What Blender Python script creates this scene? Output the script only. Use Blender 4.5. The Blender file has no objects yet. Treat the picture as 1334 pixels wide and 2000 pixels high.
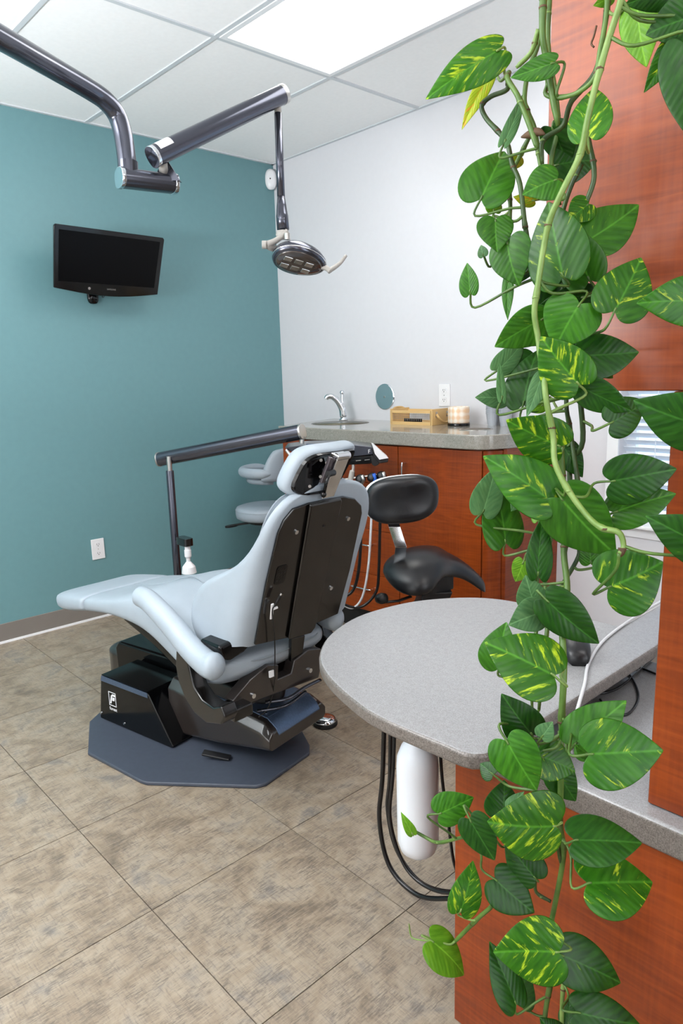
import bpy, bmesh, math, random
from mathutils import Vector, Matrix, noise
random.seed(7)
SC=bpy.context.scene; COL=SC.collection
# ------------------------------------------------------------------ camera
W_,H_=1334,2000
FPX=1370.93
CAM=Vector((3.770,-2.975,1.331))
yaw,pitch,roll=map(math.radians,(47.285,-11.132,-1.622))
FW=Vector((-math.sin(yaw)*math.cos(pitch),math.cos(yaw)*math.cos(pitch),math.sin(pitch)))
r0=Vector((math.cos(yaw),math.sin(yaw),0)); u0=r0.cross(FW)
RT=math.cos(roll)*r0+math.sin(roll)*u0; UP=-math.sin(roll)*r0+math.cos(roll)*u0
cd=bpy.data.cameras.new('camera'); cam=bpy.data.objects.new('camera',cd); COL.objects.link(cam)
M=Matrix((RT,UP,-FW)).transposed().to_4x4(); M.translation=CAM; cam.matrix_world=M
cd.sensor_fit='VERTICAL'; cd.sensor_height=36; cd.lens=FPX*36/H_; cd.clip_start=.02
SC.camera=cam
# ------------------------------------------------------------------ world, light, exposure
wd=bpy.data.worlds.new('sky'); SC.world=wd; wd.use_nodes=True
bg=wd.node_tree.nodes['Background']; bg.inputs[0].default_value=(.72,.86,1,1); bg.inputs[1].default_value=2.2
SC.view_settings.view_transform='Standard'; SC.view_settings.look='None'
SC.view_settings.gamma=1; SC.view_settings.use_curve_mapping=False
SC.view_settings.exposure=-0.18
PANEL_STRENGTH=8.0
def area(name,loc,rot,sx,sy,power,col=(1,1,1)):
    l=bpy.data.lights.new(name,'AREA'); l.shape='RECTANGLE'; l.size=sx; l.size_y=sy; l.energy=power; l.color=col
    o=bpy.data.objects.new(name,l); o.location=loc; o.rotation_euler=rot; COL.objects.link(o); return o
# added cool fill lamps standing in for unseen, unbuilt windows at side and rear
area('added_cool_fill',(5.93,-2.6,1.45),(0,math.radians(90),0),1.7,3.0,75,(.88,.94,1))
area('added_cool_fill',(3.0,-5.43,1.45),(math.radians(90),0,0),3.0,1.7,40,(.88,.94,1))
# upward lamp added as fill to brighten the ceiling
area('added_ceiling_fill',(1.75,-4.25,1.5),(math.radians(180-8),0,math.radians(0)),.8,.8,250,(.94,.97,1))
# ------------------------------------------------------------------ helpers
def ray(x,y): return FW+RT*((x-667)/FPX)-UP*((y-1000)/FPX)
def atY(x,y,Y): d=ray(x,y); return CAM+d*((Y-CAM.y)/d.y)
def atX(x,y,X): d=ray(x,y); return CAM+d*((X-CAM.x)/d.x)
def atZ(x,y,Z): d=ray(x,y); return CAM+d*((Z-CAM.z)/d.z)
def lin(h):
    f=lambda c:(c/12.92 if c<=.04045 else ((c+.055)/1.055)**2.4)
    return (f(h[0]/255),f(h[1]/255),f(h[2]/255),1)
class NT:
    def __init__(s,name):
        s.m=bpy.data.materials.new(name); s.m.use_nodes=True; s.t=s.m.node_tree; s.b=s.t.nodes['Principled BSDF']
    def n(s,ty,**kw):
        nd=s.t.nodes.new(ty)
        for k,v in kw.items():
            if isinstance(k,str) and hasattr(nd,k): setattr(nd,k,v)
        return nd
    def l(s,a,b): s.t.links.new(a,b)
    def coord(s,kind='Object',scale=(1,1,1),rot=(0,0,0),rnd=False):
        c=s.n('ShaderNodeTexCoord'); mp=s.n('ShaderNodeMapping'); mp.inputs['Scale'].default_value=scale; mp.inputs['Rotation'].default_value=rot
        s.l(c.outputs[kind],mp.inputs['Vector'])
        if rnd:
            oi=s.n('ShaderNodeObjectInfo'); mu=s.n('ShaderNodeMath',operation='MULTIPLY'); mu.inputs[1].default_value=57.3
            s.l(oi.outputs['Random'],mu.inputs[0]); cx=s.n('ShaderNodeCombineXYZ')
            for i in range(3): s.l(mu.outputs[0],cx.inputs[i])
            s.l(cx.outputs[0],mp.inputs['Location'])
        return mp.outputs[0]
    def noise(s,vec,scale,detail=4,rough=.5,dist=0):
        nd=s.n('ShaderNodeTexNoise'); nd.inputs['Scale'].default_value=scale; nd.inputs['Detail'].default_value=detail
        nd.inputs['Roughness'].default_value=rough; nd.inputs['Distortion'].default_value=dist
        if vec: s.l(vec,nd.inputs['Vector'])
        return nd.outputs['Fac']
    def ramp(s,fac,stops,interp='LINEAR'):
        r=s.n('ShaderNodeValToRGB'); r.color_ramp.interpolation=interp; e=r.color_ramp.elements
        while len(e)<len(stops): e.new(.5)
        for i,(p,c) in enumerate(stops): e[i].position=p; e[i].color=c if len(c)==4 else (*c,1)
        s.l(fac,r.inputs[0]); return r.outputs[0]
    def mix(s,fac,a,b,mode='MIX'):
        x=s.n('ShaderNodeMix',data_type='RGBA',blend_type=mode)
        for inp,v in ((x.inputs[0],fac),(x.inputs[6],a),(x.inputs[7],b)):
            if isinstance(v,(float,int)): inp.default_value=v
            elif isinstance(v,tuple): inp.default_value=v
            else: s.l(v,inp)
        return x.outputs[2]
    def math(s,op,a,b=0.0):
        x=s.n('ShaderNodeMath',operation=op)
        for inp,v in ((x.inputs[0],a),(x.inputs[1],b)):
            if isinstance(v,(float,int)): inp.default_value=v
            else: s.l(v,inp)
        return x.outputs[0]
    def bump(s,h,strength,dist=.001):
        b=s.n('ShaderNodeBump'); b.inputs['Strength'].default_value=strength; b.inputs['Distance'].default_value=dist
        s.l(h,b.inputs['Height']); s.l(b.outputs[0],s.b.inputs['Normal'])
    def set(s,**k):
        for a,v in k.items():
            i=s.b.inputs[a.replace('_',' ')]
            if isinstance(v,(float,int,tuple)): i.default_value=v
            else: s.l(v,i)
        return s
def simple(name,rgb,rough=.5,metal=0.0,bump=0.0,bscale=200,coat=0.0,var=.06):
    t=NT(name); v=t.coord(); nf=t.noise(v,bscale*.06,3)
    c=lin(rgb); a=tuple(x*(1-var) for x in c[:3])+(1,); b=tuple(min(1,x*(1+var)) for x in c[:3])+(1,)
    t.set(Base_Color=t.ramp(nf,[(.3,a),(.7,b)]),Roughness=rough,Metallic=metal)
    if coat: t.set(Coat_Weight=coat,Coat_Roughness=.08)
    if bump: t.bump(t.noise(v,bscale,3),bump)
    return t.m
MAT={}
MAT['green_paint']=simple('green_paint',(104,145,150),.42,bump=.12,bscale=500,var=.02)
MAT['white_paint']=simple('white_paint',(216,216,220),.5,bump=.1,bscale=500,var=.01)
MAT['ceiling_panel']=simple('ceiling_panel',(248,248,248),.85,bump=.35,bscale=900,var=.015)
MAT['grid_metal']=simple('grid_metal',(205,210,214),.45,var=.02)
MAT['white_trim']=simple('white_trim',(236,238,240),.35,var=.01)
MAT['grey_baseboard']=simple('grey_baseboard',(122,116,110),.5,var=.03)
MAT['groove']=simple('groove',(66,56,48),.9)
MAT['upholstery']=simple('upholstery',(160,171,181),.45,bump=.25,bscale=260,var=.03)
MAT['black_gloss']=simple('black_gloss',(6,6,7),.12); MAT['black_gloss'].node_tree.nodes['Principled BSDF'].inputs['Specular IOR Level'].default_value=.4
MAT['black_plate']=simple('black_plate',(12,10,9),.2,coat=.5)
MAT['black_matte']=simple('black_matte',(18,18,20),.45)
MAT['black_vinyl']=simple('black_vinyl',(20,21,24),.34,bump=.15,bscale=500)
MAT['dark_metal']=simple('dark_metal',(88,90,100),.19,metal=.85,var=.03)
MAT['blue_sheen_metal']=simple('blue_sheen_metal',(86,104,130),.3,metal=.6,bump=.05,bscale=2500,var=.1)  # blue metal, lightened so its colour also carries a reflection
MAT['mat_grey']=simple('mat_grey',(64,70,82),.5,bump=.25,bscale=900)
MAT['chrome']=simple('chrome',(225,228,232),.08,metal=1.0,var=.01)
MAT['steel']=simple('steel',(190,188,184),.28,metal=1.0,var=.03)
MAT['grey_plastic']=simple('grey_plastic',(168,164,158),.4)
MAT['white_plastic']=simple('white_plastic',(232,232,234),.35,var=.01)
MAT['dark_line']=simple('dark_line',(40,36,34),.6)
MAT['rope']=simple('rope',(196,160,104),.8,bump=.6,bscale=300,var=.2)
MAT['basket_wood']=simple('basket_wood',(212,176,118),.55,bump=.1,bscale=60,var=.1)
MAT['blue_plastic']=simple('blue_plastic',(30,90,190),.35)
MAT['black_cable']=simple('black_cable',(14,14,16),.3)
MAT['white_cable']=simple('white_cable',(205,206,208),.4)
MAT['cup']=simple('cup',(168,173,180),.4,var=.02)
MAT['screen']=simple('screen',(3,3,4),.3); MAT['screen'].node_tree.nodes['Principled BSDF'].inputs['Specular IOR Level'].default_value=.12
MAT['slat']=simple('slat',(222,230,240),.4,var=.01)
MAT['node_brown']=simple('node_brown',(84,60,38),.7,var=.3)
def mk_bottle():
    t=NT('bottle_plastic'); t.set(Base_Color=(.80,.84,.90,1),Roughness=.28); return t.m
MAT['bottle']=mk_bottle()
def mk_glass():
    t=NT('window_glass'); t.set(Base_Color=(.9,.97,1,1),Roughness=.02,Transmission_Weight=1.0,IOR=1.1); return t.m
MAT['glass']=mk_glass()
def mk_emit():
    t=NT('light_diffuser'); t.set(Base_Color=(.9,.9,.9,1),Emission_Color=(1,.985,.96,1),Emission_Strength=PANEL_STRENGTH); return t.m
MAT['emit']=mk_emit()
def mk_wood():
    t=NT('cherry_wood')
    v=t.coord('Object',(1,1,1),rnd=False)
    mp=t.coord('Object',(3.5,3.5,42)); fig=t.noise(mp,1.6,3,.5,1.2)
    mp2=t.coord('Object',(60,60,2.5)); grain=t.noise(mp2,2.5,4,.6)
    blot=t.noise(v,3.2,3,.5,.6)
    c1=t.ramp(fig,[(.30,lin((106,41,11))),(.55,lin((138,58,15))),(.75,lin((162,77,24)))])
    c2=t.mix(.2,c1,t.ramp(grain,[(.3,lin((104,38,8))),(.7,lin((184,90,26)))]))
    c3=t.mix(.40,c2,t.ramp(blot,[(.35,lin((98,36,9))),(.65,lin((158,70,20)))]))
    t.set(Base_Color=c3,Roughness=.32,Specular_IOR_Level=.3,Coat_Weight=.16,Coat_Roughness=.14); t.bump(grain,.05)
    return t.m
MAT['wood']=mk_wood()
def mk_laminate(name,base,sp1,sp2,rough):
    t=NT(name); v=t.coord(); n1=t.noise(v,420,2,.7); n2=t.noise(v,90,3,.6)
    a=t.ramp(n1,[(.36,lin(sp1)),(.5,lin(base)),(.66,lin(sp2))]); b=t.mix(.25,a,t.ramp(n2,[(.35,lin(sp1)),(.65,lin(sp2))]))
    t.set(Base_Color=b,Roughness=rough,Coat_Weight=.25,Coat_Roughness=.12); return t.m
MAT['desk_top']=mk_laminate('desk_laminate',(142,142,143),(126,125,124),(158,158,160),.32)
MAT['desk_edge']=mk_laminate('desk_edge',(106,99,94),(76,70,65),(132,125,120),.4)
MAT['quartz']=mk_laminate('quartz',(150,146,138),(112,110,100),(166,163,154),.12)
def mk_carbon():
    t=NT('carbon_weave'); v=t.coord(); c=t.n('ShaderNodeTexChecker'); c.inputs['Scale'].default_value=420; t.l(v,c.inputs['Vector'])
    c.inputs['Color1'].default_value=lin((16,13,12)); c.inputs['Color2'].default_value=lin((52,44,40))
    t.set(Base_Color=c.outputs[0],Roughness=.28,Coat_Weight=.9,Coat_Roughness=.06); return t.m
MAT['carbon']=mk_carbon()
def mk_floor():
    t=NT('floor_tile'); v=t.coord('Object',(1,1,1),rnd=True)
    def co(sx,sy): 
        return t.coord('Object',(sx,sy,1),rnd=True)
    s1=t.noise(co(190,26),1.6,5,.68,.5); s2=t.noise(co(14,130),1.6,5,.62,.5); big=t.noise(v,7.5,6,.65,.5); mid=t.noise(co(18,11),1.5,6,.65,.5)
    base=t.ramp(big,[(.30,lin((108,96,82))),(.43,lin((140,125,107))),(.56,lin((154,141,124))),(.68,lin((120,115,110)))])
    m1=t.math('MULTIPLY',t.ramp(s1,[(.45,(0,0,0)),(.56,(1,1,1))]),t.ramp(mid,[(.44,(0,0,0)),(.57,(1,1,1))]))
    c=t.mix(t.math('MULTIPLY',m1,.6),base,lin((82,75,71)))
    c=t.mix(t.math('MULTIPLY',t.ramp(s2,[(.52,(0,0,0)),(.64,(1,1,1))]),.4),c,lin((96,88,84)))
    fine=t.noise(co(150,9),2.0,3,.6)
    c=t.mix(t.math('MULTIPLY',t.ramp(fine,[(.5,(0,0,0)),(.62,(1,1,1))]),.22),c,lin((188,172,148)))
    t.set(Base_Color=c,Roughness=.42); t.bump(fine,.35,.0012); return t.m
MAT['floor']=mk_floor()
def mk_leaf(name,dark,light,var_amt,var_col,trans,rough=.34):
    t=NT(name); uv=t.n('ShaderNodeTexCoord'); sp=t.n('ShaderNodeSeparateXYZ'); t.l(uv.outputs['UV'],sp.inputs[0])
    u=sp.outputs[0]; vv=t.math('ABSOLUTE',t.math('SUBTRACT',sp.outputs[1],.5))
    oi=t.n('ShaderNodeObjectInfo')
    # vein direction coordinate: constant along side veins
    s=t.math('SUBTRACT',u,t.math('MULTIPLY',vv,.9))
    cx=t.n('ShaderNodeCombineXYZ'); t.l(t.math('MULTIPLY',s,9.0),cx.inputs[0]); t.l(t.math('MULTIPLY',sp.outputs[1],3.4),cx.inputs[1]); t.l(t.math('MULTIPLY',oi.outputs['Random'],91.0),cx.inputs[2])
    nz=t.noise(cx.outputs[0],1.0,5,.62,.35)
    tone=t.n('ShaderNodeTexNoise'); tone.inputs['Scale'].default_value=1.2; t.l(cx.outputs[0],tone.inputs['Vector'])
    base=t.ramp(tone.outputs['Fac'],[(.3,lin(dark)),(.7,lin(light))])
    hv=t.n('ShaderNodeHueSaturation'); t.l(base,hv.inputs['Color']); t.l(t.math('ADD',t.math('MULTIPLY',oi.outputs['Random'],.4),.8),hv.inputs['Value'])
    base=hv.outputs[0]
    vf=t.ramp(nz,[(.74-var_amt,(0,0,0)),(.84-var_amt,(1,1,1))])
    c=t.mix(vf,base,lin(var_col))
    wv=t.n('ShaderNodeTexWave'); wv.inputs['Scale'].default_value=2.6; wv.inputs['Distortion'].default_value=.6; cx2=t.n('ShaderNodeCombineXYZ'); t.l(s,cx2.inputs[0]); t.l(cx2.outputs[0],wv.inputs['Vector'])
    mid=t.ramp(vv,[(0.0,(1,1,1)),(.012,(.6,.6,.6)),(.024,(0,0,0))])
    c=t.mix(t.math('MULTIPLY',mid,.35),c,lin(tuple(min(255,int(x*1.35+30)) for x in light)))
    t.set(Base_Color=c,Roughness=rough,Specular_IOR_Level=.27)
    t.bump(wv.outputs['Fac'],.16,.0012)
    tr=t.n('ShaderNodeBsdfTranslucent'); t.l(t.mix(.3,c,lin((120,180,30))),tr.inputs[0]); mx=t.n('ShaderNodeMixShader'); mx.inputs[0].default_value=trans
    out=t.t.nodes['Material Output']; t.l(t.b.outputs[0],mx.inputs[1]); t.l(tr.outputs[0],mx.inputs[2]); t.l(mx.outputs[0],out.inputs[0])
    return t.m
LEAF={'d':mk_leaf('leaf_dark',(18,58,10),(36,84,18),.06,(110,150,30),.12),
 'm':mk_leaf('leaf_mid',(36,86,14),(60,118,24),.08,(136,172,40),.16),
 'l':mk_leaf('leaf_backlit',(84,138,28),(112,164,38),.08,(160,196,60),.2),  # lighter, yellower green with backlight put into the colour
 'p':mk_leaf('leaf_pale',(66,112,66),(94,138,84),.04,(140,176,110),.2,.5),
 'v':mk_leaf('leaf_variegated',(32,86,8),(56,112,16),.185,(170,196,40),.15),
 's':mk_leaf('leaf_streaked',(26,76,8),(48,102,16),.15,(166,190,44),.14),
 'y':mk_leaf('leaf_yellow',(140,170,28),(180,190,48),.2,(214,146,40),.3)}
def mk_vine(name,a,b):
    t=NT(name); v=t.coord(); t.set(Base_Color=t.ramp(t.noise(v,30,3),[(.35,lin(a)),(.65,lin(b))]),Roughness=.45); return t.m
MAT['vine']=mk_vine('vine_green',(58,88,30),(88,120,50)); MAT['vine_dark']=mk_vine('vine_dark',(34,58,22),(58,82,36)); MAT['vine_light']=mk_vine('vine_light',(98,128,58),(124,150,80))
MAT['pillar_top']=MAT['wood']
# ---- objects
def setp(o,label=None,cat=None,group=None,kind=None):
    if label: o['label']=label
    if cat: o['category']=cat
    if group: o['group']=group
    if kind: o['kind']=kind
    return o
def empty(name,loc=(0,0,0),rz=0,label=None,cat=None,group=None,kind=None):
    o=bpy.data.objects.new(name,None); o.empty_display_size=.05; COL.objects.link(o)
    o.matrix_world=Matrix.Translation(Vector(loc))@Matrix.Rotation(rz,4,'Z'); return setp(o,label,cat,group,kind)
def wmat(o):
    m=Matrix.Identity(4)
    while o: m=o.matrix_basis@m if o.parent is None else o.matrix_basis@m; o=o.parent
    return m
def obj(name,bm,mat,parent=None,world=False,smooth=False,label=None,cat=None,group=None,kind=None,bevel=0,bseg=2,sub=0,loc=None,angle=35):
    if isinstance(bm,bmesh.types.BMesh):
        bmesh.ops.recalc_face_normals(bm,faces=bm.faces)
        me=bpy.data.meshes.new(name); bm.to_mesh(me); bm.free()
    else: me=bm
    if mat and not me.materials: me.materials.append(MAT[mat] if isinstance(mat,str) else mat)
    o=bpy.data.objects.new(name,me); COL.objects.link(o)
    if parent:
        o.parent=parent
        if world: me.transform(wmat(parent).inverted())
    if loc: o.location=loc
    if smooth:
        for p in me.polygons: p.use_smooth=True
    if bevel:
        md=o.modifiers.new('bevel','BEVEL'); md.width=bevel; md.segments=bseg; md.limit_method='ANGLE'; md.angle_limit=math.radians(angle)
    if sub:
        md=o.modifiers.new('subdivision','SUBSURF'); md.levels=sub; md.render_levels=sub
    if bevel and not smooth:
        for p in me.polygons: p.use_smooth=True
        md=o.modifiers.new('weighted','WEIGHTED_NORMAL'); md.keep_sharp=True
    return setp(o,label,cat,group,kind)
def bm_box(c,s,bm=None,mat=None):
    bm=bm or bmesh.new(); r=bmesh.ops.create_cube(bm,size=1)
    T=Matrix.Translation(Vector(c))@(mat or Matrix.Identity(4))@Matrix.Diagonal((*s,1))
    bmesh.ops.transform(bm,matrix=T,verts=r['verts']); return bm
def bm_mm(x0,x1,y0,y1,z0,z1,bm=None): return bm_box(((x0+x1)/2,(y0+y1)/2,(z0+z1)/2),(x1-x0,y1-y0,z1-z0),bm)
def bm_prism(poly,axis,a,b,bm=None,fn=None):
    """poly of 2D pts; axis 'x','y','z' extruded from a to b"""
    bm=bm or bmesh.new()
    def P(p,h):
        if axis=='z': q=(p[0],p[1],h)
        elif axis=='y': q=(p[0],h,p[1])
        else: q=(h,p[0],p[1])
        return fn(q) if fn else q
    A=[bm.verts.new(P(p,a)) for p in poly]; B=[bm.verts.new(P(p,b)) for p in poly]
    bm.faces.new(A); bm.faces.new(B[::-1]); n=len(poly)
    for i in range(n): bm.faces.new((A[i],B[i],B[(i+1)%n],A[(i+1)%n]))
    return bm
def bm_loft(rings,bm=None,cap=True,closed=True):
    bm=bm or bmesh.new(); V=[[bm.verts.new(p) for p in r] for r in rings]; n=len(rings[0])
    for i in range(len(V)-1):
        for j in range(n if closed else n-1):
            k=(j+1)%n; bm.faces.new((V[i][j],V[i][k],V[i+1][k],V[i+1][j]))
    if cap: bm.faces.new(V[0][::-1]); bm.faces.new(V[-1])
    return bm
def spline(pts,n=6):
    pts=[Vector(p) for p in pts]
    if len(pts)<3: return [pts[0].lerp(pts[1],i/n) for i in range(n+1)]
    P=[pts[0]*2-pts[1]]+pts+[pts[-1]*2-pts[-2]]; out=[]
    for i in range(1,len(P)-2):
        a,b,c,d=P[i-1:i+3]
        for k in range(n):
            t=k/n; out.append(.5*((2*b)+(c-a)*t+(2*a-5*b+4*c-d)*t*t+(-a+3*b-3*c+d)*t**3))
    out.append(pts[-1]); return out
def bm_tube(pts,r,seg=8,bm=None,flat=None,up=None):
    pts=[Vector(p) for p in pts]; rings=[]; n=len(pts); rr=r if callable(r) else (lambda t:r)
    t0=(pts[1]-pts[0]).normalized(); ref=Vector(up) if up else (Vector((0,0,1)) if abs(t0.z)<.9 else Vector((1,0,0)))
    x=t0.cross(ref).normalized()
    for i,p in enumerate(pts):
        t=(pts[min(i+1,n-1)]-pts[max(i-1,0)])
        if t.length<1e-9: t=t0
        t=t.normalized(); x=(x-t*x.dot(t)).normalized(); y=t.cross(x); R=rr(i/(n-1))
        rings.append([p+x*(R*math.cos(a))*(flat[0] if flat else 1)+y*(R*math.sin(a))*(flat[1] if flat else 1) for a in [2*math.pi*k/seg for k in range(seg)]])
    return bm_loft(rings,bm)
def bm_cyl(a,b,r,seg=20,bm=None,r2=None):
    a=Vector(a);b=Vector(b); return bm_tube([a,b],(lambda t:r+(r2-r)*t) if r2 is not None else r,seg,bm)
def bm_lathe(prof,c=(0,0,0),seg=28,bm=None,mat=None):
    rings=[]
    for r,z in prof:
        ring=[Vector((max(r,1e-4)*math.cos(2*math.pi*k/seg),max(r,1e-4)*math.sin(2*math.pi*k/seg),z)) for k in range(seg)]
        if mat: ring=[mat@v for v in ring]
        rings.append([v+Vector(c) for v in ring])
    return bm_loft(rings,bm)
def srect(cx,cy,hx,hy,e=3.2,n=24):
    out=[]
    for k in range(n):
        a=2*math.pi*k/n; c,s=math.cos(a),math.sin(a)
        out.append((cx+hx*math.copysign(abs(c)**(2/e),c),cy+hy*math.copysign(abs(s)**(2/e),s)))
    return out
def text(name,body,size,M,mat,parent=None,ext=.0004,world=True):
    cu=bpy.data.curves.new(name,'FONT'); cu.body=body; cu.size=size; cu.extrude=ext; cu.align_x='CENTER'; cu.align_y='CENTER'
    t=bpy.data.objects.new(name,cu); COL.objects.link(t); dg=bpy.context.evaluated_depsgraph_get()
    me=bpy.data.meshes.new_from_object(t.evaluated_get(dg)); bpy.data.objects.remove(t); me.transform(M); me.materials.clear()
    return obj(name,me,mat,parent,world)
def frameM(origin,xa,ya):
    xa=Vector(xa).normalized(); ya=Vector(ya); ya=(ya-xa*ya.dot(xa)).normalized(); z=xa.cross(ya)
    m=Matrix((xa,ya,z)).transposed().to_4x4(); m.translation=Vector(origin); return m
# ------------------------------------------------------------------ room shell
RX,RY,RH=5.95,-5.45,2.64
fl=obj('floor',bm_mm(-.1,RX+.1,RY-.1,.1,-.1,-.003),'groove',kind='structure')
TS=.4572
tb=bm_box((0,0,-.002),(TS-.0026,TS-.0026,.004)); tme=bpy.data.meshes.new('floor_tile'); tb.to_mesh(tme); tb.free(); tme.materials.append(MAT['floor'])
gx=2.271-5*TS; gy=-2.289-8*TS
i=0
while gx+i*TS<RX:
    j=0
    while gy+j*TS<0:
        x,y=gx+(i+.5)*TS,gy+(j+.5)*TS
        o=bpy.data.objects.new('floor_tile',tme); COL.objects.link(o); o.parent=fl; o.location=(x,y,0)
        o.rotation_euler.z=random.choice((0,0,0,math.pi)); j+=1
    i+=1
obj('wall_left',bm_mm(-.12,0,RY-.1,.12,0,2.74),'green_paint',kind='structure')
WX0,WX1,WZ0,WZ1=2.35,3.45,.645,1.95
bm=bm_mm(0,WX0,0,.12,0,2.74); bm_mm(WX1,RX,0,.12,0,2.74,bm); bm_mm(WX0,WX1,0,.12,0,WZ0,bm); bm_mm(WX0,WX1,0,.12,WZ1,2.74,bm)
obj('wall_back',bm,'white_paint',kind='structure')
obj('wall_right',bm_mm(RX,RX+.12,RY-.1,.12,0,2.74),simple('taupe_paint',(168,160,152),.6),kind='structure')
obj('wall_front',bm_mm(0,RX,RY-.12,RY,0,2.74),bpy.data.materials['taupe_paint'],kind='structure')
obj('baseboard_left',bm_mm(0,.008,RY,-.001,0,.104),'grey_baseboard',kind='structure',bevel=.003)
bm=bm_mm(.008,.012,RY,-.001,0,.012); obj('trim_1',bm,'white_trim',kind='structure')
obj('baseboard_back',bm_mm(.01,RX,-.008,0,0,.104),'grey_baseboard',kind='structure',bevel=.003)
# ceiling: T-bar grid with 2x4 panels
ce=obj('ceiling',bm_mm(-.1,RX+.1,RY-.1,.1,RH+.03,RH+.1),'grid_metal',kind='structure')
ys=[-.613-.6096*k for k in range(9)]; ys=[.0]+[y for y in ys if y>RY]+[RY]; xs=[0,1.219,2.438,3.657,4.876,RX]
fix=[(1,1),(1,5),(3,5),(3,2)]  # only the first panel is in view; the others are added lights
for a in range(len(xs)-1):
    for b in range(len(ys)-1):
        if (a,b) in fix: continue
        x0,x1,y1,y0=xs[a],xs[a+1],ys[b],ys[b+1]
        if x1-x0<.03 or y1-y0<.03: continue
        obj('ceiling_tile',bm_mm(x0+.009,x1-.009,y0+.009,y1-.009,RH+.004,RH+.02),'ceiling_panel',ce,bevel=.002,bseg=1)
for y in ys[1:-1]: obj('grid_bar',bm_mm(0,RX,y-.010,y+.010,RH-.001,RH+.006),'grid_metal',ce)
for x in xs[1:-1]: obj('grid_bar',bm_mm(x-.010,x+.010,RY,0,RH-.0015,RH+.006),'grid_metal',ce)
obj('wall_angle',bm_mm(0,.018,RY,0,RH-.002,RH+.004),'grid_metal',ce); obj('wall_angle',bm_mm(0,RX,-.018,0,RH-.002,RH+.004),'grid_metal',ce)
for k,(a,b) in enumerate(fix):
    x0,x1,y1,y0=xs[a],xs[a+1],ys[b],ys[b+1]; c=((x0+x1)/2,(y0+y1)/2,RH)
    lab=['large square-edged ceiling light panel shining over the dental chair','unseen ceiling light panel added behind the camera','unseen ceiling light panel added behind the camera at the right','unseen ceiling light panel added on the right side'][k]
    t=empty('ceiling_light',c,0,lab,'light')
    f=bm_mm(x0+.012,x1-.012,y0+.012,y0+.035,RH-.004,RH+.02); bm_mm(x0+.012,x1-.012,y1-.035,y1-.012,RH-.004,RH+.02,f); bm_mm(x0+.012,x0+.035,y0+.035,y1-.035,RH-.004,RH+.02,f); bm_mm(x1-.035,x1-.012,y0+.035,y1-.035,RH-.004,RH+.02,f)
    obj('frame',f,'white_trim',t,world=True)
    obj('diffuser',bm_mm(x0+.036,x1-.036,y0+.036,y1-.036,RH+.002,RH+.012),'emit',t,world=True)
# window on back wall
wn=empty('window_1',(WX0,0,WZ0),kind='structure')
f=bmesh.new(); fw=.05
for (x0,x1,z0,z1) in ((WX0-.05,WX1+.05,WZ0-.05,WZ0),(WX0-.05,WX1+.05,WZ1,WZ1+.05),(WX0-.05,WX0,WZ0,WZ1),(WX1,WX1+.05,WZ0,WZ1)): bm_mm(x0,x1,-.012,.0,z0,z1,f)
obj('window_casing',f,'white_trim',wn,world=True)
f=bmesh.new()
for (x0,x1,z0,z1) in ((WX0,WX1,WZ0,WZ0+.04),(WX0,WX1,WZ1-.04,WZ1),(WX0,WX0+.04,WZ0+.04,WZ1-.04),(WX1-.04,WX1,WZ0+.04,WZ1-.04),(WX0+.04,WX1-.04,1.28,1.31)): bm_mm(x0,x1,.07,.1,z0,z1,f)
obj('sash_frame',f,'white_trim',wn,world=True)
obj('window_sill',bm_mm(WX0-.03,WX1+.03,-.05,.06,WZ0-.005,WZ0+.012),'white_trim',wn,world=True,bevel=.004)
obj('pane',bm_mm(WX0+.04,WX1-.04,.083,.087,WZ0+.04,1.28),'glass',wn,world=True); obj('pane',bm_mm(WX0+.04,WX1-.04,.083,.087,1.31,WZ1-.04),'glass',wn,world=True)
sb=bm_box((0,0,0),(WX1-WX0-.02,.036,.0025),mat=Matrix.Rotation(math.radians(-38),4,'X')); sme=bpy.data.meshes.new('blind_slat'); sb.to_mesh(sme); sb.free(); sme.materials.append(MAT['slat'])
z=WZ0+.05
while z<WZ1-.05:
    o=bpy.data.objects.new('blind_slat',sme); COL.objects.link(o); o.parent=wn; o.location=((WX1-WX0)/2,.035,z-WZ0); z+=.031
for x in (WX0+.15,WX0+.55,WX1-.15): obj('blind_cord',bm_cyl((x,.016,WZ0+.03),(x,.016,WZ1-.03),.0016,6),'slat',wn,world=True)
# ------------------------------------------------------------------ partition by the camera
YP=-1.967
pt=empty('wall_partition',(3.3,YP,.66),kind='structure')
obj('upper_panel',bm_mm(3.155,4.7,YP,YP+.10,1.295,2.638),'wood',pt,world=True,bevel=.002,bseg=1)
obj('pillar',bm_mm(3.362,4.7,YP,YP+.10,.662,1.2945),'wood',pt,world=True,bevel=.002,bseg=1)
lc=empty('low_cabinet',(3.5,-1.8,0),0,'cherry wood cabinet base with plain front under the thick grey ledge at right','cabinet')
obj('front_panel',bm_mm(3.001,4.7,-1.985,-1.965,.0,.6085),'wood',lc,world=True,bevel=.0015,bseg=1)
obj('carcass',bm_mm(3.001,4.7,-1.964,-1.42,.0,.6085),'wood',lc,world=True)
obj('ledge_worktop',bm_mm(2.985,4.7,-2.0,-1.42,.6095,.66),'desk_edge',label='thick speckled grey ledge on the low wood cabinet, in front of the pillar',cat='worktop',bevel=.008,bseg=3)
ob=bpy.data.objects['ledge_worktop']; ob.data.materials.append(MAT['desk_top'])
for p in ob.data.polygons:
    if p.normal.z>.5: p.material_index=1
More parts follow.
